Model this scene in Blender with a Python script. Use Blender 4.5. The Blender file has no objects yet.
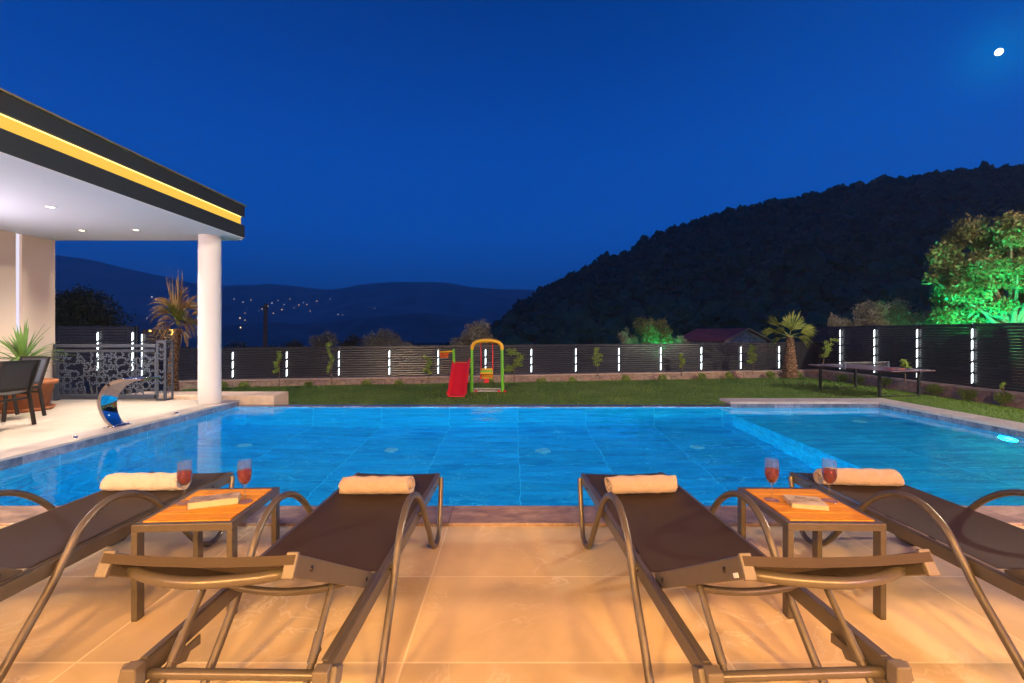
import bpy, bmesh, math, random
import numpy as np
from mathutils import Vector, Matrix
from mathutils.bvhtree import BVHTree

S = bpy.context.scene
COL = S.collection
F = 463.0; H = 1.21; HY = 333.0          # focal length in pixels, eye height, horizon row
R = math.radians

# ------------------------------------------------------------------ camera
cd = bpy.data.cameras.new('camera'); cam = bpy.data.objects.new('camera', cd); COL.objects.link(cam)
cd.sensor_width = 36; cd.lens = F/1024*36; cd.shift_y = -(341.5-HY)/1024
cd.clip_start = 0.05; cd.clip_end = 20000
cam.location = (0, 0, H); cam.rotation_euler = (R(90), 0, 0)
S.camera = cam

# ------------------------------------------------------------------ world: blue hour sky
MOON = Vector((487/F, 1, 281/F)).normalized()
w = bpy.data.worlds.new('World'); S.world = w; w.use_nodes = True
nt = w.node_tree; nt.nodes.clear()
out = nt.nodes.new('ShaderNodeOutputWorld'); bg = nt.nodes.new('ShaderNodeBackground')
tc = nt.nodes.new('ShaderNodeTexCoord'); sep = nt.nodes.new('ShaderNodeSeparateXYZ')
nrm = nt.nodes.new('ShaderNodeVectorMath'); nrm.operation = 'NORMALIZE'
nt.links.new(tc.outputs['Generated'], nrm.inputs[0]); nt.links.new(nrm.outputs[0], sep.inputs[0])
ramp = nt.nodes.new('ShaderNodeValToRGB'); nt.links.new(sep.outputs['Z'], ramp.inputs[0])
SKY = [(0.0, (.003,.070,.32)), (.08, (.001,.085,.44)), (.20, (.000,.090,.52)), (.34, (.000,.076,.47)), (.47, (.000,.055,.36)), (.60, (.000,.038,.25)), (1.0, (.000,.020,.13))]
el = ramp.color_ramp.elements
while len(el) < len(SKY): el.new(0.5)
for e, (p, c) in zip(el, SKY): e.position = p; e.color = (*c, 1)
sky = nt.nodes.new('ShaderNodeTexSky'); sky.sky_type = 'NISHITA'; sky.sun_disc = False
sky.sun_elevation = R(0.5); sky.sun_rotation = R(215)
sc1 = nt.nodes.new('ShaderNodeVectorMath'); sc1.operation = 'MULTIPLY'; nt.links.new(sky.outputs[0], sc1.inputs[0])
sc1.inputs[1].default_value = (.0, .002, .006)
dot = nt.nodes.new('ShaderNodeVectorMath'); dot.operation = 'DOT_PRODUCT'; nt.links.new(nrm.outputs[0], dot.inputs[0]); dot.inputs[1].default_value = MOON
def mth(op, a, b=None, c=None):
    n = nt.nodes.new('ShaderNodeMath'); n.operation = op
    for i, v in enumerate((a, b, c)):
        if v is None: continue
        if isinstance(v, (int, float)): n.inputs[i].default_value = v
        else: nt.links.new(v, n.inputs[i])
    return n.outputs[0]
d1 = mth('SUBTRACT', 1.0, dot.outputs['Value'])
g1 = mth('EXPONENT', mth('MULTIPLY', d1, -1100.0))       # tight glow round the moon
g2 = mth('EXPONENT', mth('MULTIPLY', d1, -14.0))         # wide glow
def colmul(val, col):
    n = nt.nodes.new('ShaderNodeVectorMath'); n.operation = 'SCALE'; n.inputs[0].default_value = col; nt.links.new(val, n.inputs['Scale']); return n.outputs[0]
def vadd(a, b):
    n = nt.nodes.new('ShaderNodeVectorMath'); n.operation = 'ADD'; nt.links.new(a, n.inputs[0]); nt.links.new(b, n.inputs[1]); return n.outputs[0]
tot = vadd(vadd(vadd(ramp.outputs[0], sc1.outputs[0]), colmul(g1, (0.0, .07, .10))), colmul(g2, (0, .018, .06)))
nt.links.new(tot, bg.inputs[0]); bg.inputs[1].default_value = 1.0
nt.links.new(bg.outputs[0], out.inputs[0])

# moonlight
sl = bpy.data.lights.new('moonlight', 'SUN'); sl.energy = 0.04; sl.angle = R(.5); sl.color = (.6, .8, 1)
so = bpy.data.objects.new('moonlight', sl); COL.objects.link(so); so.rotation_euler = MOON.to_track_quat('Z', 'Y').to_euler()

vs = S.view_settings; vs.view_transform = 'Standard'; vs.look = 'None'; vs.exposure = 0; vs.gamma = 1; vs.use_curve_mapping = False
cy = S.cycles
cy.use_denoising = True; cy.max_bounces = 10; cy.diffuse_bounces = 3; cy.glossy_bounces = 5; cy.transmission_bounces = 8
cy.transparent_max_bounces = 16; cy.volume_bounces = 0; cy.sample_clamp_indirect = 3.0; cy.blur_glossy = 0.5
cy.use_adaptive_sampling = True; cy.adaptive_threshold = 0.015

# ------------------------------------------------------------------ terrace and pool lamps
WARM = (1.0, .50, .14)
def lamp(name, kind, loc, aim, energy, color, size=0.2, **kw):
    l = bpy.data.lights.new(name, kind); l.energy = energy; l.color = color
    if kind == 'AREA': l.size = size; l.shape = kw.get('shape', 'DISK')
    else: l.shadow_soft_size = size
    if kw.get('size_y'): l.size_y = kw['size_y']
    if kind == 'SPOT': l.spot_size = kw.get('cone', R(100)); l.spot_blend = kw.get('blend', .6)
    if kind == 'AREA' and 'spread' in kw: l.spread = kw['spread']
    o = bpy.data.objects.new(name, l); COL.objects.link(o); o.location = loc
    o.rotation_euler = (Vector(loc)-Vector(aim)).to_track_quat('Z', 'Y').to_euler()
    return o
PINK = (.95, .46, .44)
ADDED_LAMPS = [(-6.0, (1, .52, .32), 110), (-4.1, (1, .50, .26), 130), (-2.2, WARM, 215), (-.7, WARM, 195), (.8, WARM, 195), (2.4, WARM, 215), (4.2, PINK, 130), (6.1, (.85, .42, .62), 130)]  # unseen lamps added behind the camera for warm and pink deck fill
for x, c, e in ADDED_LAMPS:
    lamp('added_wall_light', 'AREA', (x, -2.35, 2.80), (x*.9, 1.6, 0), e, c, .42, spread=R(170))
POOLC = (.0, .74, 1.0); POOLC2 = (.0, .95, 1.0)
for x in (-3.9, -1.7, .5, 2.7):
    lamp('pool_light_beam', 'AREA', (x, 3.26, -.62), (x, 8, -.9), 2400, POOLC, .26)
for y in (4.1, 6.0):
    lamp('pool_light_beam', 'AREA', (6.42, y, -.45), (2.5, y, -.62), 2500, POOLC2, .22)
lamp('pool_light_beam', 'AREA', (5.2, 3.26, -.5), (5.2, 8, -.6), 2500, POOLC2, .22)

# ================================================================== helpers
def at(px, py, Y): return Vector(((px-512)/F*Y, Y, H+(HY-py)/F*Y))

class MB:
    def __init__(s): s.v = []; s.f = []; s.sm = []; s.n = 0; s.np = []
    def add(s, vs, fs, smooth=False):
        b = s.n; s.v.extend([tuple(v) for v in vs]); s.n += len(vs)
        for f in fs: s.f.append(tuple(i+b for i in f)); s.sm.append(smooth)
    def box(s, a, b, M=None):
        (x0,y0,z0),(x1,y1,z1) = a, b
        vs = [Vector(p) for p in ((x0,y0,z0),(x1,y0,z0),(x1,y1,z0),(x0,y1,z0),(x0,y0,z1),(x1,y0,z1),(x1,y1,z1),(x0,y1,z1))]
        if M: vs = [M@v for v in vs]
        s.add(vs, [(0,3,2,1),(4,5,6,7),(0,1,5,4),(1,2,6,5),(2,3,7,6),(3,0,4,7)])
    def bar(s, p, q, w, h, up=(0,0,1), side=None):
        p, q = Vector(p), Vector(q); d = (q-p).normalized(); up = Vector(up)
        if side is None: sd = d.cross(up).normalized()
        else: sd = Vector(side).normalized()
        u = sd.cross(d).normalized()
        vs = []
        for c in (p, q):
            for a, b in ((-1,-1),(1,-1),(1,1),(-1,1)): vs.append(c+sd*(a*w/2)+u*(b*h/2))
        s.add(vs, [(0,1,2,3),(7,6,5,4),(0,4,5,1),(1,5,6,2),(2,6,7,3),(3,7,4,0)])
    def tube(s, pts, r, n=10, caps=True):
        pts = [Vector(p) for p in pts]; rs = r if isinstance(r, (list, tuple)) else [r]*len(pts)
        m = len(pts); T = [(pts[min(i+1, m-1)]-pts[max(i-1, 0)]).normalized() for i in range(m)]
        a = Vector((0,0,1)) if abs(T[0].z) < .9 else Vector((1,0,0))
        u = (a - T[0]*a.dot(T[0])).normalized(); vs = []
        for i in range(m):
            u = (u - T[i]*u.dot(T[i])).normalized(); v = T[i].cross(u)
            for k in range(n):
                t = 2*math.pi*k/n; vs.append(pts[i]+(u*math.cos(t)+v*math.sin(t))*rs[i])
        fs = [(i*n+k, i*n+(k+1)%n, (i+1)*n+(k+1)%n, (i+1)*n+k) for i in range(m-1) for k in range(n)]
        s.add(vs, fs, True)
        if caps: s.add(vs[:n], [tuple(range(n))[::-1]]); s.add(vs[-n:], [tuple(range(n))])
    def lathe(s, prof, c=(0,0,0), n=24, smooth=True, M=None):
        c = Vector(c); vs = []
        for r, z in prof:
            for k in range(n):
                t = 2*math.pi*k/n; p = Vector((r*math.cos(t), r*math.sin(t), z))
                if M: p = M@p
                vs.append(p+c)
        m = len(prof)
        s.add(vs, [(i*n+k, i*n+(k+1)%n, (i+1)*n+(k+1)%n, (i+1)*n+k) for i in range(m-1) for k in range(n)], smooth)
    def grid(s, fn, nu, nv, smooth=True):
        vs = [fn(i/nu, j/nv) for i in range(nu+1) for j in range(nv+1)]
        s.add(vs, [(i*(nv+1)+j, (i+1)*(nv+1)+j, (i+1)*(nv+1)+j+1, i*(nv+1)+j+1) for i in range(nu) for j in range(nv)], smooth)
    def prism(s, poly, d, smooth=False):
        n = len(poly); d = Vector(d); a = [Vector(p) for p in poly]; b = [p+d for p in a]
        s.add(a+b, [tuple(range(n))[::-1], tuple(range(n, 2*n))]+[(i, (i+1)%n, (i+1)%n+n, i+n) for i in range(n)], smooth)
    def build(s, name, mat, parent=None, bevel=0, loc=None, fix=False):
        me = bpy.data.meshes.new(name); me.from_pydata(s.v, [], s.f)
        me.polygons.foreach_set('use_smooth', s.sm)
        me.materials.append(mat); me.update()
        if fix:
            q = bmesh.new(); q.from_mesh(me); bmesh.ops.remove_doubles(q, verts=q.verts, dist=1e-5); bmesh.ops.recalc_face_normals(q, faces=q.faces); q.to_mesh(me); q.free()
        o = bpy.data.objects.new(name, me); COL.objects.link(o)
        if parent: o.parent = parent
        if loc: o.location = loc
        if bevel:
            m = o.modifiers.new('bevel', 'BEVEL'); m.width = bevel; m.segments = 2; m.limit_method = 'ANGLE'; m.angle_limit = R(50)
        return o

def np_mesh(name, verts, faces_n, mat, parent=None, smooth=False):
    """verts (N,3); faces_n = (index array (M,k))"""
    me = bpy.data.meshes.new(name); k = faces_n.shape[1]
    me.vertices.add(len(verts)); me.vertices.foreach_set('co', verts.astype('f4').ravel())
    me.loops.add(faces_n.size); me.loops.foreach_set('vertex_index', faces_n.astype('i4').ravel())
    me.polygons.add(len(faces_n)); me.polygons.foreach_set('loop_start', np.arange(0, faces_n.size, k, dtype='i4'))
    me.polygons.foreach_set('use_smooth', np.full(len(faces_n), smooth))
    me.materials.append(mat); me.update(calc_edges=True); me.validate()
    o = bpy.data.objects.new(name, me); COL.objects.link(o)
    if parent: o.parent = parent
    return o

def tag(o, label=None, cat=None, group=None, kind=None):
    if label: o['label'] = label
    if cat: o['category'] = cat
    if group: o['group'] = group
    if kind: o['kind'] = kind
    return o
def thing(name, label, cat, loc=(0,0,0), rz=0, group=None):
    o = bpy.data.objects.new(name, None); COL.objects.link(o); o.location = loc; o.rotation_euler = (0,0,rz); o.empty_display_size = .1
    return tag(o, label, cat, group)
def copy_tree(o, parent=None):
    c = o.copy(); COL.objects.link(c)
    if parent: c.parent = parent
    for ch in [x for x in list(bpy.data.objects) if x.parent == o]: copy_tree(ch, c)
    return c
def smooth_path(pts, sub=6):
    P = [Vector(p) for p in pts]; out = []
    for i in range(len(P)-1):
        p0, p1, p2, p3 = P[max(i-1,0)], P[i], P[i+1], P[min(i+2,len(P)-1)]
        for k in range(sub):
            t = k/sub; out.append(.5*((2*p1)+(-p0+p2)*t+(2*p0-5*p1+4*p2-p3)*t*t+(-p0+3*p1-3*p2+p3)*t**3))
    out.append(P[-1]); return out

# ------------------------------------------------------------------ materials
class NB:
    """tiny node-builder round one material"""
    def __init__(s, name):
        s.m = bpy.data.materials.new(name); s.m.use_nodes = True; s.nt = s.m.node_tree
        s.p = s.nt.nodes['Principled BSDF']; s.tc = s.nt.nodes.new('ShaderNodeTexCoord')
    def n(s, t, **kw):
        n = s.nt.nodes.new(t)
        for k, v in kw.items(): setattr(n, k, v)
        return n
    def l(s, a, b): s.nt.links.new(a, b)
    def math(s, op, a, b=0.0):
        n = s.n('ShaderNodeMath', operation=op)
        for i, v in enumerate((a, b)):
            if isinstance(v, (int, float)): n.inputs[i].default_value = v
            else: s.l(v, n.inputs[i])
        return n.outputs[0]
    def noise(s, scale, detail=5, rough=.55, vec=None, stretch=None, dist=0):
        n = s.n('ShaderNodeTexNoise'); n.inputs['Scale'].default_value = scale; n.inputs['Detail'].default_value = detail; n.inputs['Roughness'].default_value = rough
        n.inputs['Distortion'].default_value = dist
        v = vec or s.tc.outputs['Object']
        if stretch:
            mp = s.n('ShaderNodeMapping'); mp.inputs['Scale'].default_value = stretch; s.l(v, mp.inputs[0]); v = mp.outputs[0]
        s.l(v, n.inputs[0]); return n.outputs[0]
    def ramp(s, f, stops):
        r = s.n('ShaderNodeValToRGB'); e = r.color_ramp.elements
        while len(e) < len(stops): e.new(.5)
        for a, (p, c) in zip(e, stops): a.position = p; a.color = (*c, 1) if len(c) == 3 else c
        s.l(f, r.inputs[0]); return r.outputs[0]
    def mix(s, f, a, b, mode='MIX'):
        m = s.n('ShaderNodeMix', data_type='RGBA', blend_type=mode)
        for i, v in ((0, f), (6, a), (7, b)):
            if isinstance(v, (int, float)): m.inputs[i].default_value = v
            elif isinstance(v, tuple): m.inputs[i].default_value = (*v, 1)
            else: s.l(v, m.inputs[i])
        return m.outputs[2]
    def bump(s, h, strength=.3, dist=.01):
        b = s.n('ShaderNodeBump'); b.inputs['Strength'].default_value = strength; b.inputs['Distance'].default_value = dist
        s.l(h, b.inputs['Height']); s.l(b.outputs[0], s.p.inputs['Normal'])
    def set(s, **kw):
        for k, v in kw.items():
            i = s.p.inputs[k.replace('_', ' ')]
            if isinstance(v, tuple) and len(v) == 3: v = (*v, 1)
            i.default_value = v
        return s

def simple(name, col, rough=.5, metal=0, var=.25, scale=8, bump=0, bscale=60, **kw):
    b = NB(name); n = b.noise(scale)
    lo = tuple(c*(1-var) for c in col); hi = tuple(min(1, c*(1+var)) for c in col)
    b.l(b.ramp(n, [(.3, lo), (.7, hi)]), b.p.inputs['Base Color'])
    b.set(Roughness=rough, Metallic=metal, **kw)
    if bump: b.bump(b.noise(bscale), bump, .004)
    return b.m
def emit(name, col, strength):
    b = NB(name); b.set(Base_Color=(.02,.02,.02), Roughness=.6); b.p.inputs['Emission Color'].default_value = (*col, 1); b.p.inputs['Emission Strength'].default_value = strength
    return b.m

def tile_mat(name, offs, c1, c2, joint, bw=1.2, bh=.6, axes='XY', rough=.35, veins=(.9,.85,.75), vein_amt=.25, nscale=1.2, mortar=.004, stretch=None, bumpv=.15, tint=.5):
    b = NB(name); sp = b.n('ShaderNodeSeparateXYZ'); b.l(b.tc.outputs['Object'], sp.inputs[0])
    cb = b.n('ShaderNodeCombineXYZ'); b.l(b.math('ADD', sp.outputs[axes[0]], -offs[0]+120*bw), cb.inputs[0]); b.l(b.math('ADD', sp.outputs[axes[1]], -offs[1]+120*bh), cb.inputs[1])
    br = b.n('ShaderNodeTexBrick'); br.offset = 0; br.squash = 1; b.l(cb.outputs[0], br.inputs[0])
    br.inputs['Scale'].default_value = 1; br.inputs['Mortar Size'].default_value = mortar; br.inputs['Mortar Smooth'].default_value = 0
    br.inputs['Brick Width'].default_value = bw; br.inputs['Row Height'].default_value = bh; br.inputs['Bias'].default_value = 0
    br.inputs['Color1'].default_value = (0,0,0,1); br.inputs['Color2'].default_value = (1,1,1,1); br.inputs['Mortar'].default_value = (.5,.5,.5,1)
    # each tile shifts the cloud pattern, so no two slabs carry the same figure
    sh = b.n('ShaderNodeVectorMath', operation='MULTIPLY_ADD'); b.l(br.outputs['Color'], sh.inputs[0]); sh.inputs[1].default_value = (7, 13, 5); b.l(b.tc.outputs['Object'], sh.inputs[2])
    n1 = b.noise(nscale, 8, .62, sh.outputs[0], stretch, .6)
    base = b.ramp(n1, [(.28, c1), (.5, tuple((x+y)/2 for x, y in zip(c1, c2))), (.72, c2)])
    n2 = b.noise(nscale*1.6, 6, .6, sh.outputs[0], stretch, 1.5)
    v = b.math('SUBTRACT', 1.0, b.math('MULTIPLY', b.math('ABSOLUTE', b.math('SUBTRACT', n2, .5)), 55))
    v = b.math('MAXIMUM', v, 0.0); v = b.math('MULTIPLY', v, b.ramp(b.noise(nscale*.8, 3), [(.45, (0,0,0)), (.65, (1,1,1))]))
    col = b.mix(b.math('MULTIPLY', v, vein_amt), base, veins)
    tn = b.ramp(br.outputs['Color'], [(0, (1-tint*.14,)*3), (1, (1+tint*.14,)*3)])
    col = b.mix(1.0, col, tn, 'MULTIPLY')
    col = b.mix(br.outputs['Fac'], col, joint)
    b.l(col, b.p.inputs['Base Color']); b.set(Roughness=rough)
    b.l(b.ramp(n1, [(.3, (rough*.8,)*3), (.7, (rough*1.25,)*3)]), b.p.inputs['Roughness'])
    hgt = b.math('ADD', b.math('MULTIPLY', br.outputs['Fac'], -1.0), b.math('MULTIPLY', b.noise(9, 6), bumpv))
    b.bump(hgt, .25, .003)
    return b.m

M = {}
M['deck'] = tile_mat('terrace_tile', (-.4, 1.70), (.46,.36,.20), (.68,.54,.33), (.76,.65,.45), rough=.5, vein_amt=.5, nscale=1.5, tint=1.1)
M['terrace'] = tile_mat('side_terrace_tile', (-.4, 1.70), (.44,.38,.31), (.62,.55,.46), (.70,.64,.54), rough=.55, vein_amt=.15)
M['coping'] = tile_mat('coping_stone', (-.4, 0), (.13,.085,.07), (.46,.33,.26), (.16,.11,.09), bw=1.2, bh=8, nscale=7, rough=.4, vein_amt=.4, stretch=(1,2.2,1), bumpv=.8)
M['copingL'] = tile_mat('pale_coping_stone', (0, 3.2), (.30,.25,.23), (.52,.45,.41), (.25,.2,.18), bw=8, bh=1.2, nscale=4, rough=.5, vein_amt=.15, bumpv=.5)
def mosaic(name, axes):
    return tile_mat(name, (0,0), (.035,.045,.09), (.20,.21,.30), (.22,.24,.3), bw=.33, bh=.12, axes=axes, nscale=9, rough=.2, veins=(.45,.45,.5), vein_amt=.8, mortar=.003, tint=2.5)
M['band'] = mosaic('waterline_tile', 'YZ'); M['bandx'] = mosaic('waterline_tile_far', 'XZ')
PC1, PC2, PJ = (.006,.15,.36), (.05,.66,.95), (.16,.80,.96)
pk = dict(nscale=2.4, rough=.4, veins=(.45,1.0,.98), vein_amt=.9, mortar=.0055, bumpv=.3, tint=1.0, stretch=(.45,2.8,2.2))
M['pool_floor'] = tile_mat('pool_floor_tile', (.1, .3), PC1, PC2, PJ, axes='XY', **pk)
M['pool_wx'] = tile_mat('pool_wall_tile_far', (.1, -.1), PC1, PC2, PJ, axes='XZ', **pk)
M['pool_wy'] = tile_mat('pool_wall_tile_side', (.2, -.1), PC1, PC2, PJ, axes='YZ', **pk)

def water_mat():
    b = NB('pool_water'); b.nt.nodes.remove(b.p)
    g = b.n('ShaderNodeBsdfGlass'); g.inputs['IOR'].default_value = 1.33; g.inputs['Roughness'].default_value = 0; g.inputs['Color'].default_value = (.93,.985,1,1)
    n1 = b.noise(1.7, 3, .5, None, (1,1.6,1)); n2 = b.noise(7, 2, .5)
    h = b.math('ADD', b.math('MULTIPLY', n1, .9), b.math('MULTIPLY', n2, .10))
    bp = b.n('ShaderNodeBump'); bp.inputs['Strength'].default_value = .22; bp.inputs['Distance'].default_value = .05; b.l(h, bp.inputs['Height'])
    b.l(bp.outputs[0], g.inputs['Normal'])
    o = [n for n in b.nt.nodes if n.type == 'OUTPUT_MATERIAL'][0]; b.l(g.outputs[0], o.inputs[0]); return b.m
M['water'] = water_mat()

M['frame'] = simple('taupe_metal', (.112,.096,.080), .34, .35, .08, 30, .05, 400)
M['frame_cap'] = simple('taupe_plastic', (.13,.110,.09), .5, .0, .06, 20)
M['bolt'] = simple('dark_bolt', (.05,.04,.035), .3, .8)
def sling():
    b = NB('sling_mesh_fabric'); wv = b.n('ShaderNodeTexWave', wave_type='BANDS', bands_direction='X'); wv.inputs['Scale'].default_value = 95
    wv2 = b.n('ShaderNodeTexWave', wave_type='BANDS', bands_direction='Y'); wv2.inputs['Scale'].default_value = 95
    b.l(b.tc.outputs['Object'], wv.inputs[0]); b.l(b.tc.outputs['Object'], wv2.inputs[0])
    h = b.math('MULTIPLY', wv.outputs['Fac'], wv2.outputs['Fac'])
    b.l(b.mix(b.noise(5), (.030,.020,.014), (.050,.035,.025)), b.p.inputs['Base Color']); b.set(Roughness=.6); b.p.inputs['Specular IOR Level'].default_value = .25
    b.bump(h, .35, .001); return b.m
M['sling'] = sling()
def teak():
    b = NB('teak_slats'); n = b.noise(14, 7, .6, None, (1.2,14,14), .4)
    b.l(b.ramp(n, [(.3, (.42,.16,.012)), (.55, (.62,.28,.022)), (.75, (.74,.38,.045))]), b.p.inputs['Base Color'])
    b.set(Roughness=.5); b.p.inputs['Specular IOR Level'].default_value = .25; b.bump(n, .15, .002); return b.m
M['teak'] = teak()
def towel_m():
    b = NB('terry_towel'); n = b.noise(240, 3, .7); n2 = b.noise(6)
    b.l(b.mix(n2, (.42,.33,.25), (.50,.40,.315)), b.p.inputs['Base Color']); b.set(Roughness=.95); b.p.inputs['Sheen Weight'].default_value = .3
    b.bump(b.math('ADD', n, b.math('MULTIPLY', b.noise(22, 5), 4)), .9, .005); return b.m
M['towel'] = towel_m()
def glass_m(name, col, ior=1.45, rough=0):
    b = NB(name); b.set(Base_Color=col, Roughness=rough, IOR=ior); b.p.inputs['Transmission Weight'].default_value = 1; return b.m
def thin_glass():
    b = NB('thin_clear_glass'); b.nt.nodes.remove(b.p); t = b.n('ShaderNodeBsdfTransparent'); t.inputs[0].default_value = (.96,.97,.97,1)
    gg = b.n('ShaderNodeBsdfGlossy'); gg.inputs['Roughness'].default_value = .06; lwt = b.n('ShaderNodeLayerWeight'); lwt.inputs['Blend'].default_value = .5; fw = b.math('ADD', b.math('MULTIPLY', b.math('POWER', lwt.outputs['Facing'], 2.6), .60), .07)
    mx = b.n('ShaderNodeMixShader'); b.l(fw, mx.inputs[0]); b.l(t.outputs[0], mx.inputs[1]); b.l(gg.outputs[0], mx.inputs[2])
    df = b.n('ShaderNodeBsdfDiffuse'); df.inputs[0].default_value = (.85,.87,.9,1); m2 = b.n('ShaderNodeMixShader'); m2.inputs[0].default_value = .018; b.l(mx.outputs[0], m2.inputs[1]); b.l(df.outputs[0], m2.inputs[2])
    o = [n for n in b.nt.nodes if n.type == 'OUTPUT_MATERIAL'][0]; b.l(m2.outputs[0], o.inputs[0]); return b.m
M['glass'] = thin_glass(); M['wine'] = glass_m('red_drink', (.50,.004,.010), 1.34); M['wine'].node_tree.nodes['Principled BSDF'].inputs['Transmission Weight'].default_value = .72
M['page'] = simple('book_pages', (.50,.42,.27), .8, 0, .05, 60, .3, 500)
M['cover'] = simple('book_cover', (.50,.44,.33), .45, 0, .3, 9)
M['cover2'] = simple('book_cover_art', (.30,.24,.20), .4, 0, .7, 24)
M['ink'] = simple('ink', (.04,.035,.04), .6)
M['white'] = simple('white_plaster', (.70,.68,.67), .7, 0, .04, 1.5, .12, 120)
M['cream'] = simple('cream_plaster', (.74,.64,.54), .75, 0, .05, 1.2, .3, 160)
M['ceiling'] = simple('white_ceiling', (.80,.78,.80), .6, 0, .03, .7, .05, 90)
M['fascia'] = simple('dark_fascia', (.012,.010,.010), .6, .0, .15, 2)
M['brass'] = simple('roof_trim', (.45,.30,.10), .35, .7)
M['cove'] = emit('cove_light', (1, .57, .05), 1.0)
M['led'] = emit('led_tube', (.85,.96,1), 4.5)
M['wall_led'] = emit('wall_led', (.86,.82,1), .95)
M['cove_edge_glow'] = emit('cove_edge_glow_line', (1, .78, .22), 2.6)  # glow on the recess lips put into emission
M['spot'] = emit('downlight_lens', (1,.86,.62), 12)
M['steel'] = simple('polished_steel', (.82,.80,.78), .07, 1.0, .02, 3)
def slat():
    b = NB('black_louvre'); b.l(b.mix(b.noise(3), (.026,.024,.028), (.042,.040,.046)), b.p.inputs['Base Color']); b.set(Roughness=.27); b.p.inputs['Specular IOR Level'].default_value = .6
    b.bump(b.noise(20, 3), .05, .003); return b.m
M['slat'] = slat()
M['post'] = simple('fence_post', (.035,.035,.042), .35, .3)
M['rail'] = simple('railing_metal', (.06,.075,.11), .4, .3, .1, 10)
M['rail_lt'] = simple('railing_cutwork', (.11,.14,.20), .45, .3, .1, 20)
M['ochre'] = simple('ochre_board', (.22,.12,.03), .5, 0, .2, 4)
M['terracotta'] = simple('terracotta', (.40,.15,.06), .75, 0, .2, 7, .2, 80)
M['soil'] = simple('soil', (.06,.04,.03), .9, 0, .4, 20, .8, 40)
M['chair'] = simple('dark_chair_metal', (.018,.014,.014), .4, .3)
M['chair_sl'] = simple('dark_chair_sling', (.018,.015,.015), .6, 0, .15, 60, .3, 500)
M['chair_sheen'] = simple('blue_sheen_chair_sling', (.05,.065,.095), .5, 0, .15, 60, .3, 500)  # blue reflection on the far chair put into its colour
M['table_wood'] = simple('dining_wood', (.45,.24,.10), .4, 0, .2, 8)
M['red'] = simple('red_plastic', (.75,.015,.02), .32, 0, .04, 3)
M['green_pl'] = simple('green_plastic', (.16,.55,.03), .35, 0, .06, 3)
M['yellow'] = simple('yellow_plastic', (.80,.42,.01), .35, 0, .06, 3)
M['orange'] = simple('orange_plastic', (.80,.14,.02), .4)
M['pale_pl'] = simple('pale_plastic', (.6,.55,.52), .5)
M['tt'] = simple('table_tennis_board', (.10,.045,.06), .3, 0, .12, 2)
M['ttline'] = simple('white_line', (.7,.68,.7), .5)
M['net'] = simple('net_mesh', (.2,.2,.22), .7)
M['block'] = simple('travertine', (.58,.44,.33), .7, 0, .25, 3.5, .5, 40)
M['curb'] = simple('pale_curb', (.52,.36,.28), .75, 0, .2, 5, .4, 50)
def rubble():
    b = NB('rubble_stone'); v = b.n('ShaderNodeTexVoronoi'); v.inputs['Scale'].default_value = 4.2; b.l(b.tc.outputs['Object'], v.inputs[0])
    v2 = b.n('ShaderNodeTexVoronoi', feature='DISTANCE_TO_EDGE'); v2.inputs['Scale'].default_value = 4.2; b.l(b.tc.outputs['Object'], v2.inputs[0])
    c = b.mix(b.n('ShaderNodeSeparateXYZ') and b.noise(6), (.24,.13,.08), (.52,.36,.26)); c = b.mix(.12, c, v.outputs['Color'], 'SOFT_LIGHT')
    c = b.mix(b.ramp(v2.outputs['Distance'], [(0, (1,1,1)), (.05, (0,0,0))]), c, (.12,.09,.07))
    b.l(c, b.p.inputs['Base Color']); b.set(Roughness=.85); b.bump(v2.outputs['Distance'], .8, .06); return b.m
M['rubble'] = rubble()
def lawn_m():
    b = NB('lawn'); n = b.noise(.8, 5); n2 = b.noise(30, 5, .7)
    c = b.ramp(n, [(.3, (.045,.11,.012)), (.5, (.075,.15,.015)), (.7, (.13,.165,.025))]); c = b.mix(.7, c, b.ramp(n2, [(.3, (.35,.35,.35)), (.7, (.75,.75,.75))]), 'OVERLAY')
    b.l(c, b.p.inputs['Base Color']); b.set(Roughness=.9); b.bump(n2, .9, .03); return b.m
M['lawn'] = lawn_m()
M['earth'] = simple('dry_earth', (.06,.05,.035), .95, 0, .4, .03)
def leafm(name, lo, hi, sc=3, trans=.25, rough=.5):
    b = NB(name); n = b.noise(sc, 3)
    b.l(b.ramp(n, [(.32, lo), (.68, hi)]), b.p.inputs['Base Color']); b.set(Roughness=rough)
    o = [n for n in b.nt.nodes if n.type == 'OUTPUT_MATERIAL'][0]
    t = b.n('ShaderNodeBsdfTranslucent'); t.inputs[0].default_value = (*hi, 1); mx = b.n('ShaderNodeMixShader'); mx.inputs[0].default_value = trans
    b.l(b.p.outputs[0], mx.inputs[1]); b.l(t.outputs[0], mx.inputs[2]); b.l(mx.outputs[0], o.inputs[0]); return b.m
M['grass'] = leafm('grass_blades', (.055,.14,.012), (.16,.24,.035), 1.0)
M['leaf_dark'] = leafm('dark_foliage', (.020,.030,.012), (.045,.058,.022), 2)
M['leaf_olive'] = leafm('olive_foliage', (.17,.155,.095), (.36,.33,.22), 2)
M['leaf_tree'] = leafm('broadleaf_foliage', (.07,.10,.025), (.21,.19,.07), 1.3)
M['leaf_sap'] = leafm('sapling_leaves', (.20,.33,.04), (.40,.50,.09), 6)
M['shrub'] = leafm('shrub_leaves', (.17,.26,.04), (.36,.42,.09), 8)
M['palm'] = leafm('palm_green', (.16,.23,.03), (.36,.38,.08), 3)
M['straw'] = leafm('dead_palm_straw', (.40,.24,.08), (.62,.42,.18), 5)
M['yucca'] = leafm('yucca_leaves', (.10,.24,.05), (.24,.42,.12), 3)
M['bark'] = simple('bark', (.16,.10,.065), .9, 0, .4, 12, .9, 30)
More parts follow.
